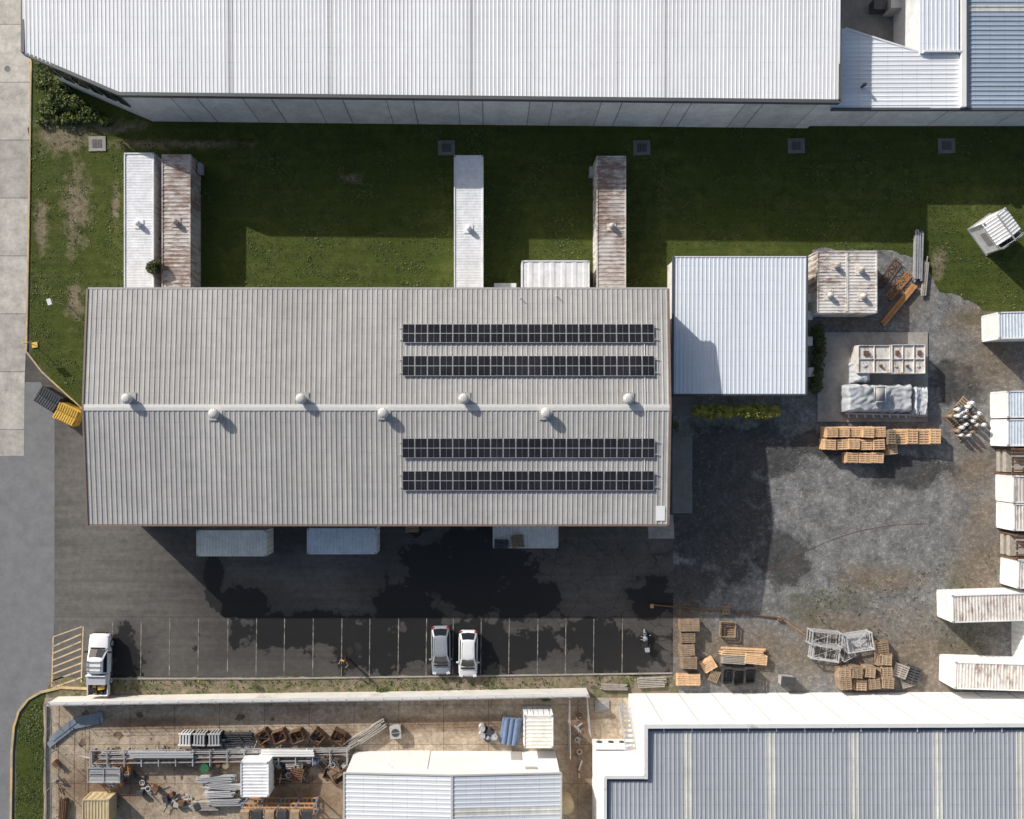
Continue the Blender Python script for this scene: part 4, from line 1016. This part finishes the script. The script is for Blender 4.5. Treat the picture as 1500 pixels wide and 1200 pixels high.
# ------------------------------------------------------------------ person
def skinmesh(name,pts,edges,rad,root=0,levels=2):
    me=bpy.data.meshes.new(name); me.from_pydata(pts,edges,[]); o=bpy.data.objects.new(name,me); COL.objects.link(o)
    m=o.modifiers.new('s','SKIN'); m.use_smooth_shade=True
    for i,v in enumerate(me.skin_vertices[0].data): v.radius=rad[i] if isinstance(rad[i],tuple) else (rad[i],rad[i]); v.use_root=(i==root)
    u=o.modifiers.new('u','SUBSURF'); u.levels=levels; u.render_levels=levels
    dg=bpy.context.evaluated_depsgraph_get(); dg.update()
    nm=bpy.data.meshes.new_from_object(o.evaluated_get(dg)); bpy.data.objects.remove(o)
    return nm
def person(name,px,py,rz):
    pt=[];rd=[];ed=[]
    def a(p,r,par=None):
        pt.append(p);rd.append(r)
        if par is not None: ed.append((par,len(pt)-1))
        return len(pt)-1
    pel=a((0,0,.95),(.16,.12)); wa=a((0,0,1.08),(.145,.11),pel); ch=a((0,.01,1.28),(.17,.12),wa); sh=a((0,0,1.42),(.13,.09),ch); nk=a((0,.01,1.52),.055,sh); nk2=a((0,.02,1.58),.055,nk)
    for s in(-1,1):
        hp=a((s*.10,0,.88),.095,pel); kn=a((s*.13,.03,.50),.06,hp); an=a((s*.14,-.02,.10),.042,kn); he=a((s*.14,-.03,.05),.042,an); to=a((s*.16,.16,.035),.035,he)
        sd=a((s*.2,0,1.42),.06,sh); el=a((s*.40,.10,1.22),.045,sd); wr=a((s*.38,.36,1.20),.028,el); pa=a((s*.36,.44,1.21),(.035,.018),wr)
        for i,(dx,l) in enumerate(((-.03,.07),(-.01,.085),(.012,.08),(.032,.06))):
            f1=a((s*.36+dx,.485,1.215),.0095,pa); f2=a((s*.36+dx*1.1,.485+l*.5,1.20),.009,f1); a((s*.36+dx*1.1,.485+l*.75,1.175),.008,f2)
        t1=a((s*.36-s*.045,.43,1.225),.011,pa); a((s*.36-s*.07,.465,1.23),.009,t1)
    me=skinmesh('body',pt,ed,rd,0,2)
    for m in('trous','shirt','skin','blk','vest'): me.materials.append(M[m])
    for p in me.polygons:
        c=p.center; p.use_smooth=True
        if c.z<.09: p.material_index=3
        elif c.z<1.0 and abs(c.x)<.3: p.material_index=0
        elif c.z>1.52 or abs(c.x)>.33 or c.y>.18: p.material_index=2
        else: p.material_index=4 if abs(c.x)>.12 and c.z>1.3 else 1
    e=empty(name); o=bpy.data.objects.new('body',me); COL.objects.link(o); o.parent=e
    b=MB()
    b.lathe((0,.03,1.55),[(.045,0),(.07,.03),(.078,.08),(.082,.13),(.078,.18),(.06,.22),(.02,.24)],0,20)
    b.cyl((0,.105,1.655),(0,.135,1.645),.012,0,8,.016); b.box((0,.106,1.615),(.045,.012,.01),2)
    for s in(-1,1): b.box((s*.082,.03,1.66),(.018,.035,.055),0); b.box((s*.03,.102,1.675),(.022,.012,.012),1)
    h=b.build('head',['skin','hair','rlamp'],parent=e,smooth=True)
    b=MB(); b.lathe((0,.015,1.67),[(.086,-.02),(.09,.03),(.086,.08),(.066,.115),(.02,.13)],0,20); b.build('hair',['hair'],parent=e,smooth=True)
    b=MB(); b.box((0,.5,1.2),(.62,.14,.04)); b.box((0,.52,1.23),(.2,.1,.01)); b.build('handheld_controller',['blk'],parent=e)
    x,y=P(px,py,0); e.location=(x,y,.02); e.rotation_euler=(0,0,rz)
person('standing_person',509,963,2.6)

# ------------------------------------------------------------------ signs & posts
b=MB(); b.cyl((0,0,0),(0,0,1.9),.03,0,8); b.box((0,.04,1.7),(.75,.03,.5),1,0,rot=Matrix.Rotation(.2,3,'X')); b.box((0,0,.05),(.5,.5,.1),1); x,y=P(38,503,1.5); b.build('traffic_sign',['steel','yel'],(x,y,0),.1)
b=MB(); b.cyl((0,0,0),(0,0,3.4),.05,0,8,.035); b.box((0,-.15,3.45),(.35,.55,.12),1); b.box((0,-.15,3.38),(.25,.4,.03),2); x,y=P(72,440,3.4); b.build('lamp_post',['steel','cap','lamp'],(x,y,0),.3)
b=MB()
for k in range(3):
    x,y=P(1187+k*2,425+k*60,.5); b.cyl((x,y,0),(x,y,1.0),.05,0,8)
b.build('bollards',['yel'])
b=MB(); pts=[P(1110+i*13,845-28*math.sin(i*.14)-i*3.4,0) for i in range(20)]; b.path(pts,.03,.01,.03); b.build('cable_on_ground',['rsteel'])

# ------------------------------------------------------------------ light, sky, camera
sv=Vector((-1.6,1.52,1.0)).normalized(); el=math.asin(sv.z); az=math.atan2(sv.x,sv.y)
L=bpy.data.lights.new('sun','SUN'); L.energy=5.0; L.angle=math.radians(.5); L.color=(1,.96,.91)
lo=bpy.data.objects.new('sun',L); COL.objects.link(lo); lo.rotation_euler=sv.to_track_quat('Z','Y').to_euler(); lo.location=(-60,60,60)
w_=bpy.data.worlds.new('World'); sc.world=w_; w_.use_nodes=True; nt=w_.node_tree
sk=nt.nodes.new('ShaderNodeTexSky'); sk.sky_type='NISHITA'; sk.sun_disc=False; sk.sun_elevation=el; sk.sun_rotation=az%(2*math.pi)
sk.dust_density=3.0
bg=nt.nodes['Background']; bg.inputs[1].default_value=.11; nt.links.new(sk.outputs[0],bg.inputs[0])
cam=bpy.data.cameras.new('camera'); co=bpy.data.objects.new('camera',cam); COL.objects.link(co); co.location=(0,0,H); co.rotation_euler=(0,0,0)
cam.sensor_width=36; cam.sensor_fit='HORIZONTAL'; cam.lens=36*S*H/1500; cam.shift_x=(750-CX)/1500; cam.shift_y=(CY-600)/1500; cam.clip_end=3000; cam.clip_start=.5
sc.camera=co
sc.view_settings.view_transform='Standard'; sc.view_settings.look='None'; sc.view_settings.exposure=0
